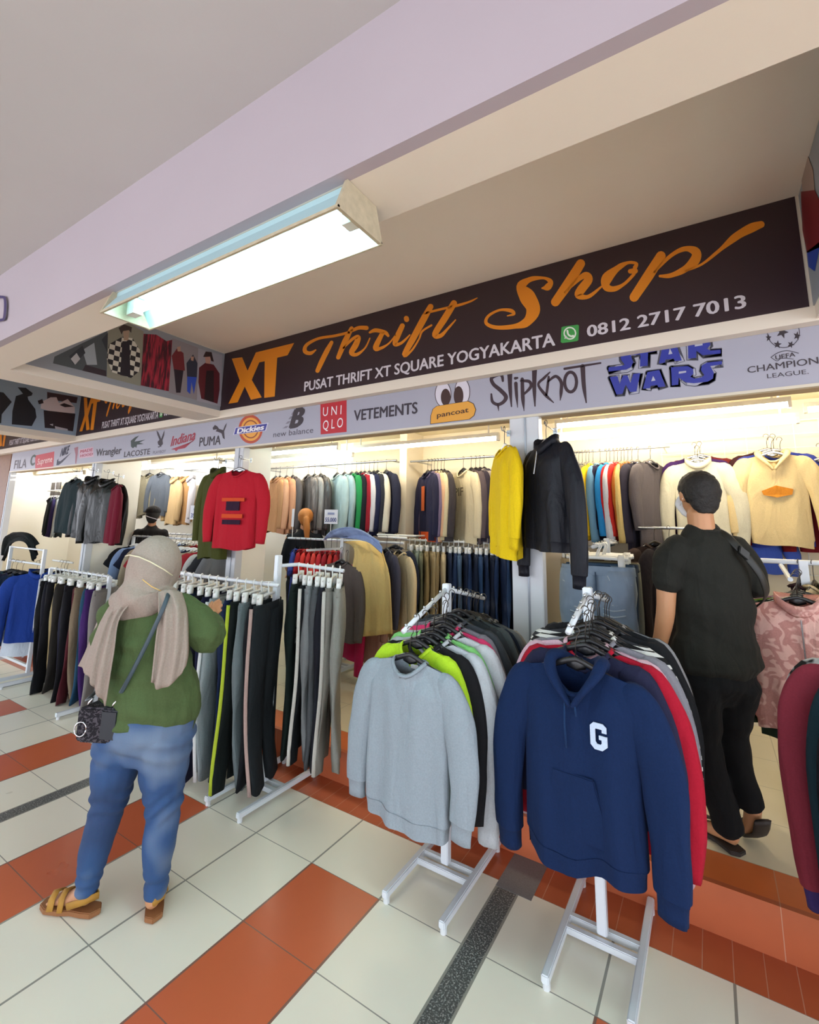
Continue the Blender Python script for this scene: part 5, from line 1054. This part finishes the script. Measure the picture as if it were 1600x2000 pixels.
# ================================================================== people
def tri(path, n=14):
    """path: (x, y, z, a, b) stations -> rounded limb; a = half width across, b = half depth"""
    P = [Vector(p[:3]) for p in path]; A = [p[3] for p in path]; B = [p[4] if len(p) > 4 else p[3] for p in path]
    P, A, B = spline(P, A, B, 4)
    d0 = (P[0]-P[1]).normalized(); d1 = (P[-1]-P[-2]).normalized()
    P = [P[0]+d0*A[0]*.55]+P+[P[-1]+d1*A[-1]*.55]; A = [A[0]*.55]+A+[A[-1]*.55]; B = [B[0]*.55]+B+[B[-1]*.55]
    return P, A, B
def limb(m, path, n=14, ref=(0, 1, 0), squash=True):
    P, A, B = tri(path); return m.tube(P, A, n, ref=ref, flat=B)
def fuse(m, name, mat, parent, voxel=.008, smooth=6, disp=None, label=None, cut=None):
    o = m.build(name, None, None, True)
    r = o.modifiers.new('r', 'REMESH'); r.mode = 'VOXEL'; r.voxel_size = voxel; r.use_smooth_shade = True
    s = o.modifiers.new('s', 'SMOOTH'); s.factor = .5; s.iterations = smooth
    dg = bpy.context.evaluated_depsgraph_get(); me = bpy.data.meshes.new_from_object(o.evaluated_get(dg))
    o.modifiers.clear(); old = o.data; o.data = me; bpy.data.meshes.remove(old); me.name = name
    if cut:
        bm = bmesh.new(); bm.from_mesh(me); bmesh.ops.delete(bm, geom=[f for f in bm.faces if cut(f.calc_center_median())], context='FACES'); bm.to_mesh(me); bm.free()
    if disp:
        me.update(); nn = [v.normal.copy() for v in me.vertices]
        for v, q in zip(me.vertices, nn): v.co += q*disp(v.co)
    for p in me.polygons: p.use_smooth = True
    me.materials.clear(); me.materials.append(mat); o.parent = parent
    if label: o['label'] = label
    return o
def skin_mat(c):
    m, nt, b = newmat('skin'); b.inputs['Base Color'].default_value = (*lin(c), 1); b.inputs['Roughness'].default_value = .5
    b.inputs['Subsurface Weight'].default_value = .12; b.inputs['Subsurface Radius'].default_value = (.02, .008, .004); b.inputs['Subsurface Scale'].default_value = .4; return m
def hand(m, w, d, up, s=1, curl=.5, size=1.0):
    """palm at wrist w, fingers along d, thumb side up; curl bends towards the palm normal"""
    w, d, up = Vector(w), Vector(d).normalized(), Vector(up); up = (up-d*up.dot(d)).normalized(); nrm = d.cross(up)*s
    L = .085*size
    limb(m, [(*(w-d*.01), .026*size, .02*size), (*(w+d*.04*size), .034*size, .016*size), (*(w+d*L), .036*size, .013*size)], 12, ref=nrm)
    for i, (o_, ln) in enumerate(((.030, .070), (.010, .078), (-.010, .072), (-.029, .056))):
        p = w+d*L*.92+up*o_*size; q = [p]; dd = d.copy(); ln *= size
        for k, f_ in enumerate((.42, .32, .26)):
            dd = (dd*cos(curl*(.6+.3*k))+nrm*sin(curl*(.6+.3*k))).normalized(); q.append(q[-1]+dd*ln*f_)
        limb(m, [(*x, r*size, r*size) for x, r in zip(q, (.0095, .009, .008, .0072))], 8, ref=nrm)
    p = w+d*.025*size+up*.024*size; a = (d*.55+up*.8+nrm*.25).normalized(); b_ = (d*.9+up*.2+nrm*.4).normalized()
    limb(m, [(*p, .012*size, .012*size), (*(p+a*.03*size), .011*size, .011*size), (*(p+a*.03*size+b_*.03*size), .009*size, .009*size)], 8, ref=nrm)
def face(m, c, k=1.0, f=(0, 1, 0)):
    """head of half-height ~.12*k at c facing +Y: skull, jaw, nose, brow, lips, ears, eye balls"""
    x, y, z = c
    m.ball((x, y-.008*k, z+.025*k), (.076*k, .094*k, .092*k), 18, 12)
    limb(m, [(x, y+.0*k, z+.01*k, .066*k, .072*k), (x, y+.022*k, z-.045*k, .056*k, .055*k), (x, y+.038*k, z-.090*k, .030*k, .030*k)], 14)
    limb(m, [(x, y+.080*k, z+.02*k, .009*k, .010*k), (x, y+.094*k, z-.005*k, .010*k, .012*k), (x, y+.100*k, z-.022*k, .016*k, .011*k)], 8)
    m.ball((x, y+.078*k, z-.052*k), (.022*k, .012*k, .008*k), 10, 6); m.ball((x, y+.076*k, z+.036*k), (.05*k, .014*k, .010*k), 10, 6)
    for s in (-1, 1):
        m.ball((x+s*.078*k, y-.005*k, z-.002*k), (.010*k, .018*k, .030*k), 8, 7); m.ball((x+s*.03*k, y+.068*k, z+.015*k), (.014*k, .014*k, .011*k), 8, 6)
def eyes(t, c, k=1.0):
    for s in (-1, 1):
        MB().ball((c[0]+s*.03*k, c[1]+.076*k, c[2]+.016*k), .0105*k, 10, 8).build('eye', plain('#e8e4de', .2), t, True)
        MB().ball((c[0]+s*.03*k, c[1]+.0835*k, c[2]+.016*k), .0050*k, 8, 6).build('pupil', plain('#1c120c', .2), t, True)
def wr(co, k=1.0, s=0, sc_=(5, 5, 11)): return k*noise.noise(Vector((co.x*sc_[0]+s, co.y*sc_[1], co.z*sc_[2]+s)))

# ---- the woman
fw = lambda x, y, z: (1.18+(x-1.18)*(1+y/2.256), y, 1.625+(z-1.625)*(1+y/2.256))
SKIN1 = skin_mat('#b98560')
w = thing('person', 'woman seen from behind in a beige headscarf, green sweatshirt and blue jeans', 'person', (.34, -.66, 0), YAW)
b = MB(); face(b, (-.01, .035, 1.40), 1.0)
limb(b, [(-.01, .0, 1.33, .05), (-.01, -.01, 1.24, .052, .05)]); limb(b, [(-.01, .0, 1.23, .14, .07), (.02, 0, 1.1, .15, .09), (.03, 0, .9, .13, .10), (.04, 0, .76, .16, .11)])
limb(b, [(-.17, 0, 1.2, .05), (-.2, .07, 1.0, .04), (-.08, .25, 1.04, .03, .025)]); limb(b, [(.17, 0, 1.2, .05), (.275, .0, 1.10, .042), (.205, .2, 1.14, .028, .024)])
limb(b, [(-.04, 0, .72, .09), (-.1, 0, .35, .05), (-.138, .0, .10, .035)]); limb(b, [(.12, 0, .72, .09), (.15, 0, .35, .05), (.148, 0, .09, .034)])
limb(b, [(-.135, -.01, .075, .033, .04), (-.19, .01, .05, .036, .028), (-.26, .02, .038, .038, .018)], ref=(0, 0, 1)); limb(b, [(.150, -.025, .07, .03, .036), (.115, .06, .05, .033, .026), (.088, .115, .035, .034, .016)], ref=(0, 0, 1))
for i in range(5):
    b.ball((-.287+.004*i, -.012+.016*i, .036), (.014, .008, .009), 8, 6); b.ball((.050+.0135*i, .132+.007*i-.004*abs(i-1), .034), (.008, .014, .009), 8, 6)
hand(b, (-.08, .25, 1.04), (.5, .8, .1), (0, 0, 1), -1, .5, .95); hand(b, (.205, .195, 1.14), (-.25, .9, .25), (-.4, 0, .9), 1, .55, .95)
fuse(b, 'body', SKIN1, w, .0062, 3)
eyes(w, (-.01, .037, 1.40))
JEAN = None
def jeans_mat():
    m, nt, bs = newmat('faded_denim'); tc = N(nt, 'ShaderNodeTexCoord'); nz = N(nt, 'ShaderNodeTexNoise'); nz.inputs['Scale'].default_value = 3.2; nz.inputs['Detail'].default_value = 2
    mp = N(nt, 'ShaderNodeMapping'); mp.inputs['Scale'].default_value = (1.1, .8, .9); mp.inputs['Location'].default_value = (3.3, 0, 1.7)
    nt.links.new(tc.outputs['Object'], mp.inputs[0]); nt.links.new(mp.outputs[0], nz.inputs['Vector'])
    r = N(nt, 'ShaderNodeValToRGB'); e = r.color_ramp.elements; e[0].position = .40; e[0].color = (*lin('#12335c'), 1); e[1].position = .78; e[1].color = (*lin('#77889a'), 1)
    q = r.color_ramp.elements.new(.56); q.color = (*lin('#1c4474'), 1)
    nt.links.new(nz.outputs['Fac'], r.inputs[0])
    n2 = N(nt, 'ShaderNodeTexNoise'); n2.inputs['Scale'].default_value = 220; nt.links.new(tc.outputs['Object'], n2.inputs['Vector'])
    c = mixc(nt, .02, r.outputs[0], n2.outputs['Color']); nt.links.new(c, bs.inputs['Base Color']); bs.inputs['Roughness'].default_value = .85
    bp = N(nt, 'ShaderNodeBump'); bp.inputs['Strength'].default_value = .2; bp.inputs['Distance'].default_value = .003; nt.links.new(n2.outputs['Fac'], bp.inputs['Height']); nt.links.new(bp.outputs[0], bs.inputs['Normal']); return m
j = MB()
limb(j, [(.04, 0, .84, .185, .13), (.04, -.01, .76, .21, .15), (.04, -.01, .70, .205, .15)])
limb(j, [(-.055, -.005, .70, .112, .14), (-.075, 0, .56, .096, .11), (-.088, .005, .45, .078, .088), (-.1, .0, .36, .066, .074), (-.116, -.012, .26, .062, .072), (-.138, 0, .12, .044, .052), (-.14, 0, .085, .046, .054)])
limb(j, [(.135, -.005, .70, .115, .14), (.132, 0, .56, .1, .11), (.142, .005, .45, .08, .09), (.150, .0, .36, .067, .074), (.150, -.015, .26, .063, .073), (.148, 0, .12, .044, .052), (.148, 0, .075, .046, .054)])
fuse(j, 'jeans', jeans_mat(), w, .008, 5, lambda c: .004*noise.noise(Vector((c.x*8, c.y*8, c.z*16)))+.006*sin(c.z*105+5*sin(c.x*19))*max(0, 1-abs(c.z-.42)/.09)+.006*sin(c.z*85+c.x*26)*max(0, 1-abs(c.z-.64)/.09)+.004*sin(c.z*120+c.x*9)*max(0, 1-abs(c.z-.13)/.08))
g = MB()
limb(g, [(.042, -.0, .72, .213, .158), (.045, -.0, .80, .218, .165), (.03, -.0, .92, .195, .15), (.012, 0, 1.05, .185, .135), (0, 0, 1.16, .185, .12), (-.005, 0, 1.24, .14, .09)])
limb(g, [(-.13, 0, 1.23, .065, .075), (-.18, .02, 1.14, .07, .075), (-.205, .08, 1.0, .062, .062), (-.15, .18, 1.02, .052, .052), (-.085, .24, 1.04, .042, .04)])
limb(g, [(.12, 0, 1.235, .066, .075), (.20, -.005, 1.18, .078, .078), (.272, .0, 1.10, .075, .072), (.265, .08, 1.11, .066, .064), (.212, .18, 1.135, .042, .04)])
fuse(g, 'sweatshirt', fabric('#586c42'), w, .008, 5, lambda c: .013*noise.noise(Vector((c.x*4, c.y*4, c.z*13+2*c.x*3)))+.006*noise.noise(Vector((c.x*9, c.y*9, c.z*30)))+.004*sin(c.z*46+c.x*14)*(1 if c.z < .95 else .4)-.007*(1 if c.z < .752 else 0))
CH = fabric('#ab9b8f', 'chiffon')
h = MB(); h.ball((-.008, .02, 1.405), (.112, .13, .142), 20, 14)
limb(h, [(-.008, .0, 1.40, .108, .115), (-.012, -.01, 1.32, .100, .108), (-.02, -.02, 1.27, .128, .125), (-.01, -.025, 1.245, .14, .13)])
limb(h, [(-.09, -.02, 1.275, .05, .08), (-.13, -.03, 1.25, .045, .075)]); limb(h, [(.06, -.03, 1.275, .05, .08), (.10, -.03, 1.25, .045, .075)])
hj = fuse(h, 'headscarf', CH, w, .008, 7, lambda c: .006*sin(34*(c.x*.9+c.z*1.2)+9*c.x)*max(0, min(1, (1.40-c.z)*9))*(1 if c.y < .1 else .3)+.003*noise.noise(c*9), cut=lambda c: c.y > .08 and abs(c.x+.01) < .062 and 1.30 < c.z < 1.46)
def tail(rows, seed, k=7, amp=.012, fr=2.2):
    fine = [spline([Vector(fw(*p)) for p in r], [0]*len(r), [0]*len(r), k)[0] for r in rows]; n = len(fine[0]); g_ = []
    for j_ in range(n): g_.append(spline([fine[i][j_] for i in range(len(fine))], [0]*len(fine), [0]*len(fine), 6)[0])
    nr = len(g_[0]); vs = [g_[j_][i]+Vector((.3, -1, 0)).normalized()*amp*sin(j_*fr*.5+seed+i*.03)*min(1, i/6+.3) for j_ in range(n) for i in range(nr)]
    fs = [(j_*nr+i, (j_+1)*nr+i, (j_+1)*nr+i+1, j_*nr+i+1) for j_ in range(n-1) for i in range(nr-1)]
    o = MB().add(vs, fs).build('scarf_tail', CH, w, True); s = o.modifiers.new('th', 'SOLIDIFY'); s.thickness = .005; return o
tail([[(-.16, .06, 1.28), (-.13, -.05, 1.305), (-.08, -.10, 1.30), (-.05, -.115, 1.285)], [(-.225, .07, 1.18), (-.20, -.09, 1.19), (-.165, -.135, 1.19), (-.135, -.15, 1.18)], [(-.27, .05, 1.03), (-.24, -.12, 1.03), (-.20, -.165, 1.02), (-.145, -.175, 1.02)], [(-.295, .02, .965), (-.25, -.14, .92), (-.21, -.18, .86), (-.155, -.185, .80)]], 1, amp=.011, fr=2.4)
tail([[(.03, -.11, 1.29), (.06, -.115, 1.30), (.10, -.10, 1.30), (.14, -.03, 1.29)], [(.045, -.15, 1.2), (.08, -.16, 1.2), (.14, -.15, 1.2), (.175, -.09, 1.2)], [(.045, -.17, 1.04), (.09, -.175, 1.04), (.15, -.17, 1.04), (.195, -.13, 1.04)], [(.045, -.19, .90), (.075, -.195, .87), (.14, -.185, .90), (.19, -.15, .97)]], 2, amp=.010, fr=1.9)
MB().tube([(-.095, -.08, 1.455), (-.06, -.108, 1.462), (-.01, -.120, 1.455), (.04, -.118, 1.435), (.09, -.09, 1.40), (.112, -.05, 1.37)], .0028, 6).build('mask_cord', plain('#d8cfae', .3), w, True)
MB().tube([(.02, -.128, 1.36), (.06, -.122, 1.33), (.105, -.09, 1.30)], .002, 5).build('mask_cord', plain('#d8b060', .3), w, True)
limb(q := MB(), [(-.01, .10, 1.39, .055, .02), (-.01, .125, 1.36, .058, .02), (-.01, .105, 1.315, .045, .02)]); q.build('face_mask', plain('#dfe4e6', .6), w, True)
SUE, SOLE = plain('#a87a2c', .7, mottle=.15), plain('#8a5a34', .6)
def sandal(P, yaw_):
    r = Matrix.Rotation(yaw_, 4, 'Z'); T_ = lambda x, y, z: tuple((r @ Vector((x, y, 0))).xy + Vector(P[:2]))+(z,)
    out = [(.034, -.075), (.036, -.02), (.034, .03), (.045, .09), (.043, .14), (.02, .172), (-.015, .17), (-.038, .13), (-.038, .07), (-.030, .02), (-.034, -.03), (-.032, -.075), (0, -.098)]
    MB().prism([T_(x, y, .002) for x, y in out], (0, 0, .022)).build('sandal_sole', SOLE, w, bevel=.003)
    for y_, h_, wd in ((.10, .055, .016), (.055, .064, .014)): MB().tube([T_(-.042, y_, .02), T_(-.03, y_+.005, h_), T_(.0, y_+.012, h_+.012), T_(.035, y_+.005, h_), T_(.046, y_, .02)], .003, 6, ref=T_(0, 1, 0) if 0 else (r @ Vector((0, 1, 0))), flat=wd).build('sandal_strap', SUE, w, True)
    MB().tube([T_(-.036, .03, .04), T_(-.036, -.04, .065), T_(0, -.082, .07), T_(.036, -.04, .065), T_(.036, .03, .04)], .003, 6, ref=(0, 0, 1), flat=.015).build('sandal_strap', SUE, w, True)
sandal((-.165, .0, 0), 1.45); sandal((.135, .03, 0), .42)
# handbag
t = thing('handbag', 'small dark textured handbag with silver rings slung behind the woman', 'handbag', (.34, -.66, 0), YAW)
bgp = [(-.275, -.24, .66), (-.262, -.24, .645), (-.12, -.24, .64), (-.10, -.24, .66), (-.105, -.24, .775), (-.12, -.24, .785), (-.262, -.24, .79), (-.275, -.24, .78)]
MB().prism([fw(p[0], -.15, p[2]) for p in bgp], (.02, .10, 0)).build('bag_body', fabric('#26242a', 'print', '#4a464c', 60), t, bevel=.008)
MB().prism([fw(-.172, -.155, .655), fw(-.095, -.155, .65), fw(-.095, -.155, .775), (fw(-.172, -.155, .78))], (.02, .11, 0)).build('bag_side', plain('#1b2028', .35), t, bevel=.006)
for cx, cz, r in ((-.253, .70, .026),): MB().tube([fw(cx+r*cos(a*pi/8), -.16, cz+r*1.15*sin(a*pi/8)) for a in range(17)], .003, 6).build('ring', plain('#c8c8cc', .2, 1), t, True)
for x_, z_, x2, z2 in ((-.235, .785, -.215, .83), (-.125, .78, -.105, .825)): MB().tube([fw(x_, -.13, z_), fw((x_+x2)/2-.004, -.135, (z_+z2)/2), fw(x2, -.135, z2)], .0045, 6).build('clasp', plain('#c8c8cc', .2, 1), t, True)
MB().tube([fw(-.105, -.135, .825), fw(-.06, -.155, .92), fw(.0, -.165, 1.06), fw(.05, -.175, 1.19), fw(.075, -.14, 1.27), (.10, -.04, 1.305)], .003, 6, flat=.010, smooth=4, ref=(.8, 0, -.5)).build('strap', plain('#33434c', .5), t, True)
MB().tube([(.10, -.04, 1.305), (.10, .06, 1.27), (.04, .17, 1.10), (-.08, .19, .95), (-.20, .10, .87), (-.20, -.06, .845), fw(-.215, -.135, .83)], .003, 6, flat=.008, smooth=4).build('strap', plain('#33434c', .5), t, True)

# ---- the man
SKIN2 = skin_mat('#c08a62')
mn = thing('person', 'man seen from behind in black T-shirt and trousers stepping into the shop', 'person', (2.52, .95, .183), YAW)
Z = lambda z: z-.183
b = MB(); face(b, (-.005, .02, Z(1.79)), 1.06)
limb(b, [(-.01, -.0, Z(1.70), .060, .062), (-.01, -.01, Z(1.58), .062, .06)]); limb(b, [(.0, .0, Z(1.56), .13, .07), (.02, 0, Z(1.4), .14, .09), (.02, 0, Z(1.1), .13, .09), (.01, 0, Z(.95), .14, .1)])
limb(b, [(-.17, .0, Z(1.52), .05), (-.205, .0, Z(1.36), .047), (-.225, .0, Z(1.20), .043), (-.24, .04, Z(1.06), .036), (-.25, .08, Z(.99), .027, .022)])
limb(b, [(.17, .0, Z(1.52), .05), (.235, .03, Z(1.34), .045), (.22, .16, Z(1.25), .038), (.19, .27, Z(1.27), .027, .022)])
limb(b, [(-.09, 0, Z(.95), .08), (-.075, .02, Z(.63), .05), (-.02, -.03, Z(.25), .036)]); limb(b, [(.09, 0, Z(.95), .08), (.085, .06, Z(.68), .05), (.09, -.04, Z(.37), .036)])
limb(b, [(-.012, -.045, Z(.245), .034, .04), (-.04, .03, Z(.222), .038, .026), (-.075, .12, Z(.206), .042, .015)], ref=(0, 0, 1)); limb(b, [(.09, -.05, Z(.36), .034, .036), (.10, -.02, Z(.30), .036, .030), (.115, .02, Z(.225), .04, .02)], ref=(.2, 1, .3))
for i in range(5): b.ball((-.115+.018*i, .165-.006*abs(i-3), Z(.205)), (.009, .016, .01), 8, 6)
hand(b, (-.25, .08, Z(.99)), (-.05, .35, -.9), (.1, 1, .2), 1, .35, 1.05); hand(b, (.19, .27, Z(1.27)), (-.2, .9, .2), (0, 0, 1), 1, .5, 1.05)
fuse(b, 'body', SKIN2, mn, .0062, 3); eyes(mn, (-.005, .023, Z(1.79)), 1.06)
hr = MB(); hr.ball((-.005, -.0, Z(1.825)), (.092, .110, .098), 20, 14); limb(hr, [(-.005, -.035, Z(1.81), .088, .075), (-.005, -.045, Z(1.735), .070, .045)])
HAIR = plain('#1f1c1a', .65, mottle=.5, bump=.6, scale=170)
fuse(hr, 'hair', HAIR, mn, .007, 4, lambda c: .004*noise.noise(c*60), cut=lambda c: (c.y > .055 and c.z < Z(1.86)) or (c.z < Z(1.76) and c.y > .0))
TS = fabric('#2d2d28'); s_ = MB()
limb(s_, [(.0, 0, Z(1.575), .115, .075), (.005, 0, Z(1.52), .19, .105), (.015, 0, Z(1.40), .185, .125), (.02, 0, Z(1.25), .17, .125), (.018, -.0, Z(1.10), .175, .13), (.012, .0, Z(.99), .20, .145), (.012, 0, Z(.965), .203, .148)])
limb(s_, [(-.13, 0, Z(1.54), .06, .07), (-.18, .0, Z(1.46), .064, .075), (-.205, 0, Z(1.38), .066, .07), (-.214, 0, Z(1.345), .068, .07)])
limb(s_, [(.14, 0, Z(1.54), .06, .07), (.205, .01, Z(1.45), .068, .075), (.238, .03, Z(1.36), .076, .078), (.24, .035, Z(1.345), .077, .078)])
fuse(s_, 't_shirt', TS, mn, .008, 5, lambda c: .016*noise.noise(Vector((c.x*6+c.z*4, c.y*4, c.z*8)))+.009*(1-abs(noise.noise(Vector((c.x*7+c.z*9, c.y*5, c.z*9)))))+.004*sin(c.z*34+c.x*22)*(1 if c.z < 1.1 else .3))
MB().tube([(.062*cos(a*pi/10), .065*sin(a*pi/10)-.005, Z(1.612)+.004*sin(a*pi/10)) for a in range(21)], .009, 8).build('collar', TS, mn, True)
tr = MB()
limb(tr, [(.0, 0, Z(1.02), .165, .12), (.0, 0, Z(.93), .178, .135), (.0, 0, Z(.88), .17, .13)])
limb(tr, [(-.09, 0, Z(.90), .10, .125), (-.085, .02, Z(.72), .092, .105), (-.078, .025, Z(.60), .082, .09), (-.055, .0, Z(.45), .07, .078), (-.03, -.03, Z(.31), .062, .068), (-.022, -.035, Z(.265), .064, .07)])
limb(tr, [(.09, 0, Z(.90), .10, .125), (.088, .04, Z(.74), .09, .1), (.086, .06, Z(.62), .078, .085), (.085, .02, Z(.48), .062, .07), (.088, -.03, Z(.385), .056, .062), (.09, -.036, Z(.365), .058, .064)])
fuse(tr, 'trousers', fabric('#17181a'), mn, .008, 5, lambda c: .009*noise.noise(Vector((c.x*7, c.y*7, c.z*12))))
MB().box(-.185, -.155, -.04, .07, Z(.66), Z(.80)).build('cargo_pocket', fabric('#17181a'), mn, bevel=.008)
FLP = plain('#2c2420', .6)
MB().prism([(-.055, -.085, Z(.185)), (-.02, -.10, Z(.185)), (.02, -.08, Z(.185)), (.01, .02, Z(.185)), (-.01, .10, Z(.185)), (-.045, .18, Z(.185)), (-.09, .19, Z(.185)), (-.13, .15, Z(.185)), (-.11, .07, Z(.185)), (-.07, .0, Z(.185))], (0, 0, .018)).build('sandal_sole', FLP, mn, bevel=.003)
MB().tube([(-.012, .02, Z(.205)), (-.03, .06, Z(.245)), (-.07, .09, Z(.245)), (-.105, .09, Z(.208))], .003, 6, flat=.018, smooth=4).build('sandal_strap', FLP, mn, True)
MB().tube([(.09, -.105, Z(.335)), (.105, -.055, Z(.255)), (.12, .04, Z(.195))], .038, 8, flat=.010, ref=(0, .8, .6), smooth=3).build('sandal_sole', FLP, mn, True)
MB().tube([(.065, .02, Z(.235)), (.09, .03, Z(.265)), (.13, .03, Z(.265)), (.155, .015, Z(.235))], .003, 6, flat=.016, smooth=3).build('sandal_strap', FLP, mn, True)
MB().tube([(-.085, .06, Z(1.80)), (-.092, .0, Z(1.775)), (-.086, .04, Z(1.74))], .0018, 5).build('mask_cord', plain('#e4e4e0', .5), mn, True)
limb(q := MB(), [(-.005, .105, Z(1.785), .055, .018), (-.005, .125, Z(1.75), .06, .02), (-.005, .095, Z(1.70), .045, .02)]); q.build('face_mask', plain('#e2e6e8', .6), mn, True)
t = thing('sling_bag', 'black sling strap with buckle crossing the man\'s right shoulder blade', 'sling bag', (2.52, .95, .183), YAW)
SB = plain('#191a17', .5)
MB().tube([(.05, .03, Z(1.628)), (.062, -.06, Z(1.60)), (.085, -.112, Z(1.545)), (.135, -.143, Z(1.46)), (.18, -.14, Z(1.38)), (.215, -.09, Z(1.29)), (.20, .04, Z(1.2))], .004, 8, flat=.019, ref=(.75, 0, .65), smooth=5).build('strap', SB, t, True)
MB().prism([(.088, -.142, Z(1.545)), (.125, -.150, Z(1.51)), (.108, -.158, Z(1.475)), (.072, -.150, Z(1.51))], (0, .018, 0)).build('buckle', plain('#10110f', .3), t, bevel=.003)
limb(q := MB(), [(.20, .06, Z(1.2), .03, .05), (.12, .17, Z(1.2), .06, .09), (-.02, .19, Z(1.25), .05, .07)]); q.build('pouch', SB, t, True)

# ---- people farther inside
def bgperson(label, x, y, h, hairc, shirt, pose_yaw, cap=False, long_=False):
    k = h/1.62; t = thing('person', label, 'person', (x, y, .183), pose_yaw)
    b = MB(); face(b, (0, .02, 1.49*k), .98); limb(b, [(0, 0, 1.42*k, .05), (0, 0, 1.32*k, .055)]); limb(b, [(0, 0, 1.27*k, .14, .07), (0, 0, 1.0*k, .13, .09), (0, 0, .85*k, .14, .1)])
    for s in (-1, 1):
        limb(b, [(s*.16, 0, 1.27*k, .05), (s*.19, .03, 1.05*k, .04), (s*.17, .14, .9*k, .03, .025)]); hand(b, (s*.17, .14, .9*k), (0, .6, -.7), (-s*.3, .8, .5), s, .5, .95)
        limb(b, [(s*.08, 0, .8*k, .08), (s*.09, 0, .45*k, .05), (s*.09, 0, .09, .035)]); limb(b, [(s*.09, -.02, .05, .034, .04), (s*.09, .12, .03, .038, .02)], ref=(0, 0, 1))
    fuse(b, 'body', SKIN2, t, .009, 2); eyes(t, (0, .022, 1.49*k), .98)
    s_ = MB(); limb(s_, [(0, 0, 1.33*k, .09, .065), (0, 0, 1.27*k, .17, .1), (0, 0, 1.05*k, .165, .12), (0, 0, .82*k, .18, .135)])
    for s in (-1, 1): limb(s_, [(s*.14, 0, 1.28*k, .065), (s*.19, .02, 1.1*k, .06), (s*.195, .05, 1.0*k, .055)])
    fuse(s_, 'shirt', fabric(shirt), t, .012, 4, lambda c: .008*noise.noise(c*6))
    tr = MB(); limb(tr, [(0, 0, .88*k, .165, .13), (0, 0, .78*k, .17, .13)])
    for s in (-1, 1): limb(tr, [(s*.085, 0, .78*k, .095, .11), (s*.09, 0, .45*k, .07), (s*.09, 0, .1, .06)])
    fuse(tr, 'trousers', fabric('#2a2c34'), t, .012, 4)
    hr = MB(); hr.ball((0, 0, 1.52*k), (.088, .105, .09), 16, 10)
    if long_: limb(hr, [(0, -.03, 1.50*k, .082, .07), (0, -.05, 1.44*k, .06, .05)]); limb(hr, [(.01, -.10, 1.49*k, .035), (.02, -.12, 1.40*k, .04, .03), (.03, -.10, 1.27*k, .028, .02)])
    else: limb(hr, [(0, -.03, 1.50*k, .082, .07), (0, -.04, 1.43*k, .062, .04)])
    fuse(hr, 'hair', plain(hairc, .6, mottle=.3, bump=.5, scale=120), t, .009, 3, cut=lambda c: c.y > .05 and c.z < 1.55*k)
    if cap:
        c_ = MB(); c_.ball((0, 0, 1.55*k), (.096, .112, .085), 16, 10); fuse(c_, 'cap', fabric('#2a2626'), t, .009, 2, cut=lambda c: c.z < 1.535*k)
        MB().prism([(-.07, .08, 1.54*k), (-.05, .17, 1.53*k), (.05, .17, 1.53*k), (.07, .08, 1.54*k)], (0, 0, .006)).build('cap_brim', fabric('#2a2626'), t)
        MB().tube([(-.09, .03, 1.52*k), (-.06, -.075, 1.49*k), (0, -.112, 1.47*k), (.06, -.075, 1.45*k), (.09, .03, 1.44*k)], .004, 5, smooth=3).build('mask_cord', WHT, t)
    return t
p = at(600, 1000, 'Y', 2.05)
bgperson('woman with ginger brown hair and dark top browsing the jacket rail', p.x-.02, 2.05, 1.60, '#b8702c', '#1f2226', .75, long_=True)
p = at(364, 1000, 'Y', 2.1)
bgperson('person in a dark cap and white mask cords inside the left bay', p.x, 1.62, 1.60, '#1c1816', '#2b2828', .9, cap=True)
# keep every label within sixteen words
import re
def _short(s):
    for a, b in ((' hanging', ''), (' of the picture', ''), (' the far arm of', ' far arm of'), (' showing its', ' with'), (' from the fascia', ''), (' just right', ' right'), (' a dark', ' dark'), (' sideways', ''), (' mostly', ''), (' the row of', ''), (' nearest the right edge', ' at right'), (' in front of', ' before'), (' at the ', ' at '), (' of the ', ' of '), (' on the ', ' on '), (' with a ', ' with ')):
        if len(re.findall(r"\w+", s)) <= 16: break
        s = s.replace(a, b)
    return s
for o in COL.objects:
    if o.get('label'): o['label'] = _short(o['label'])
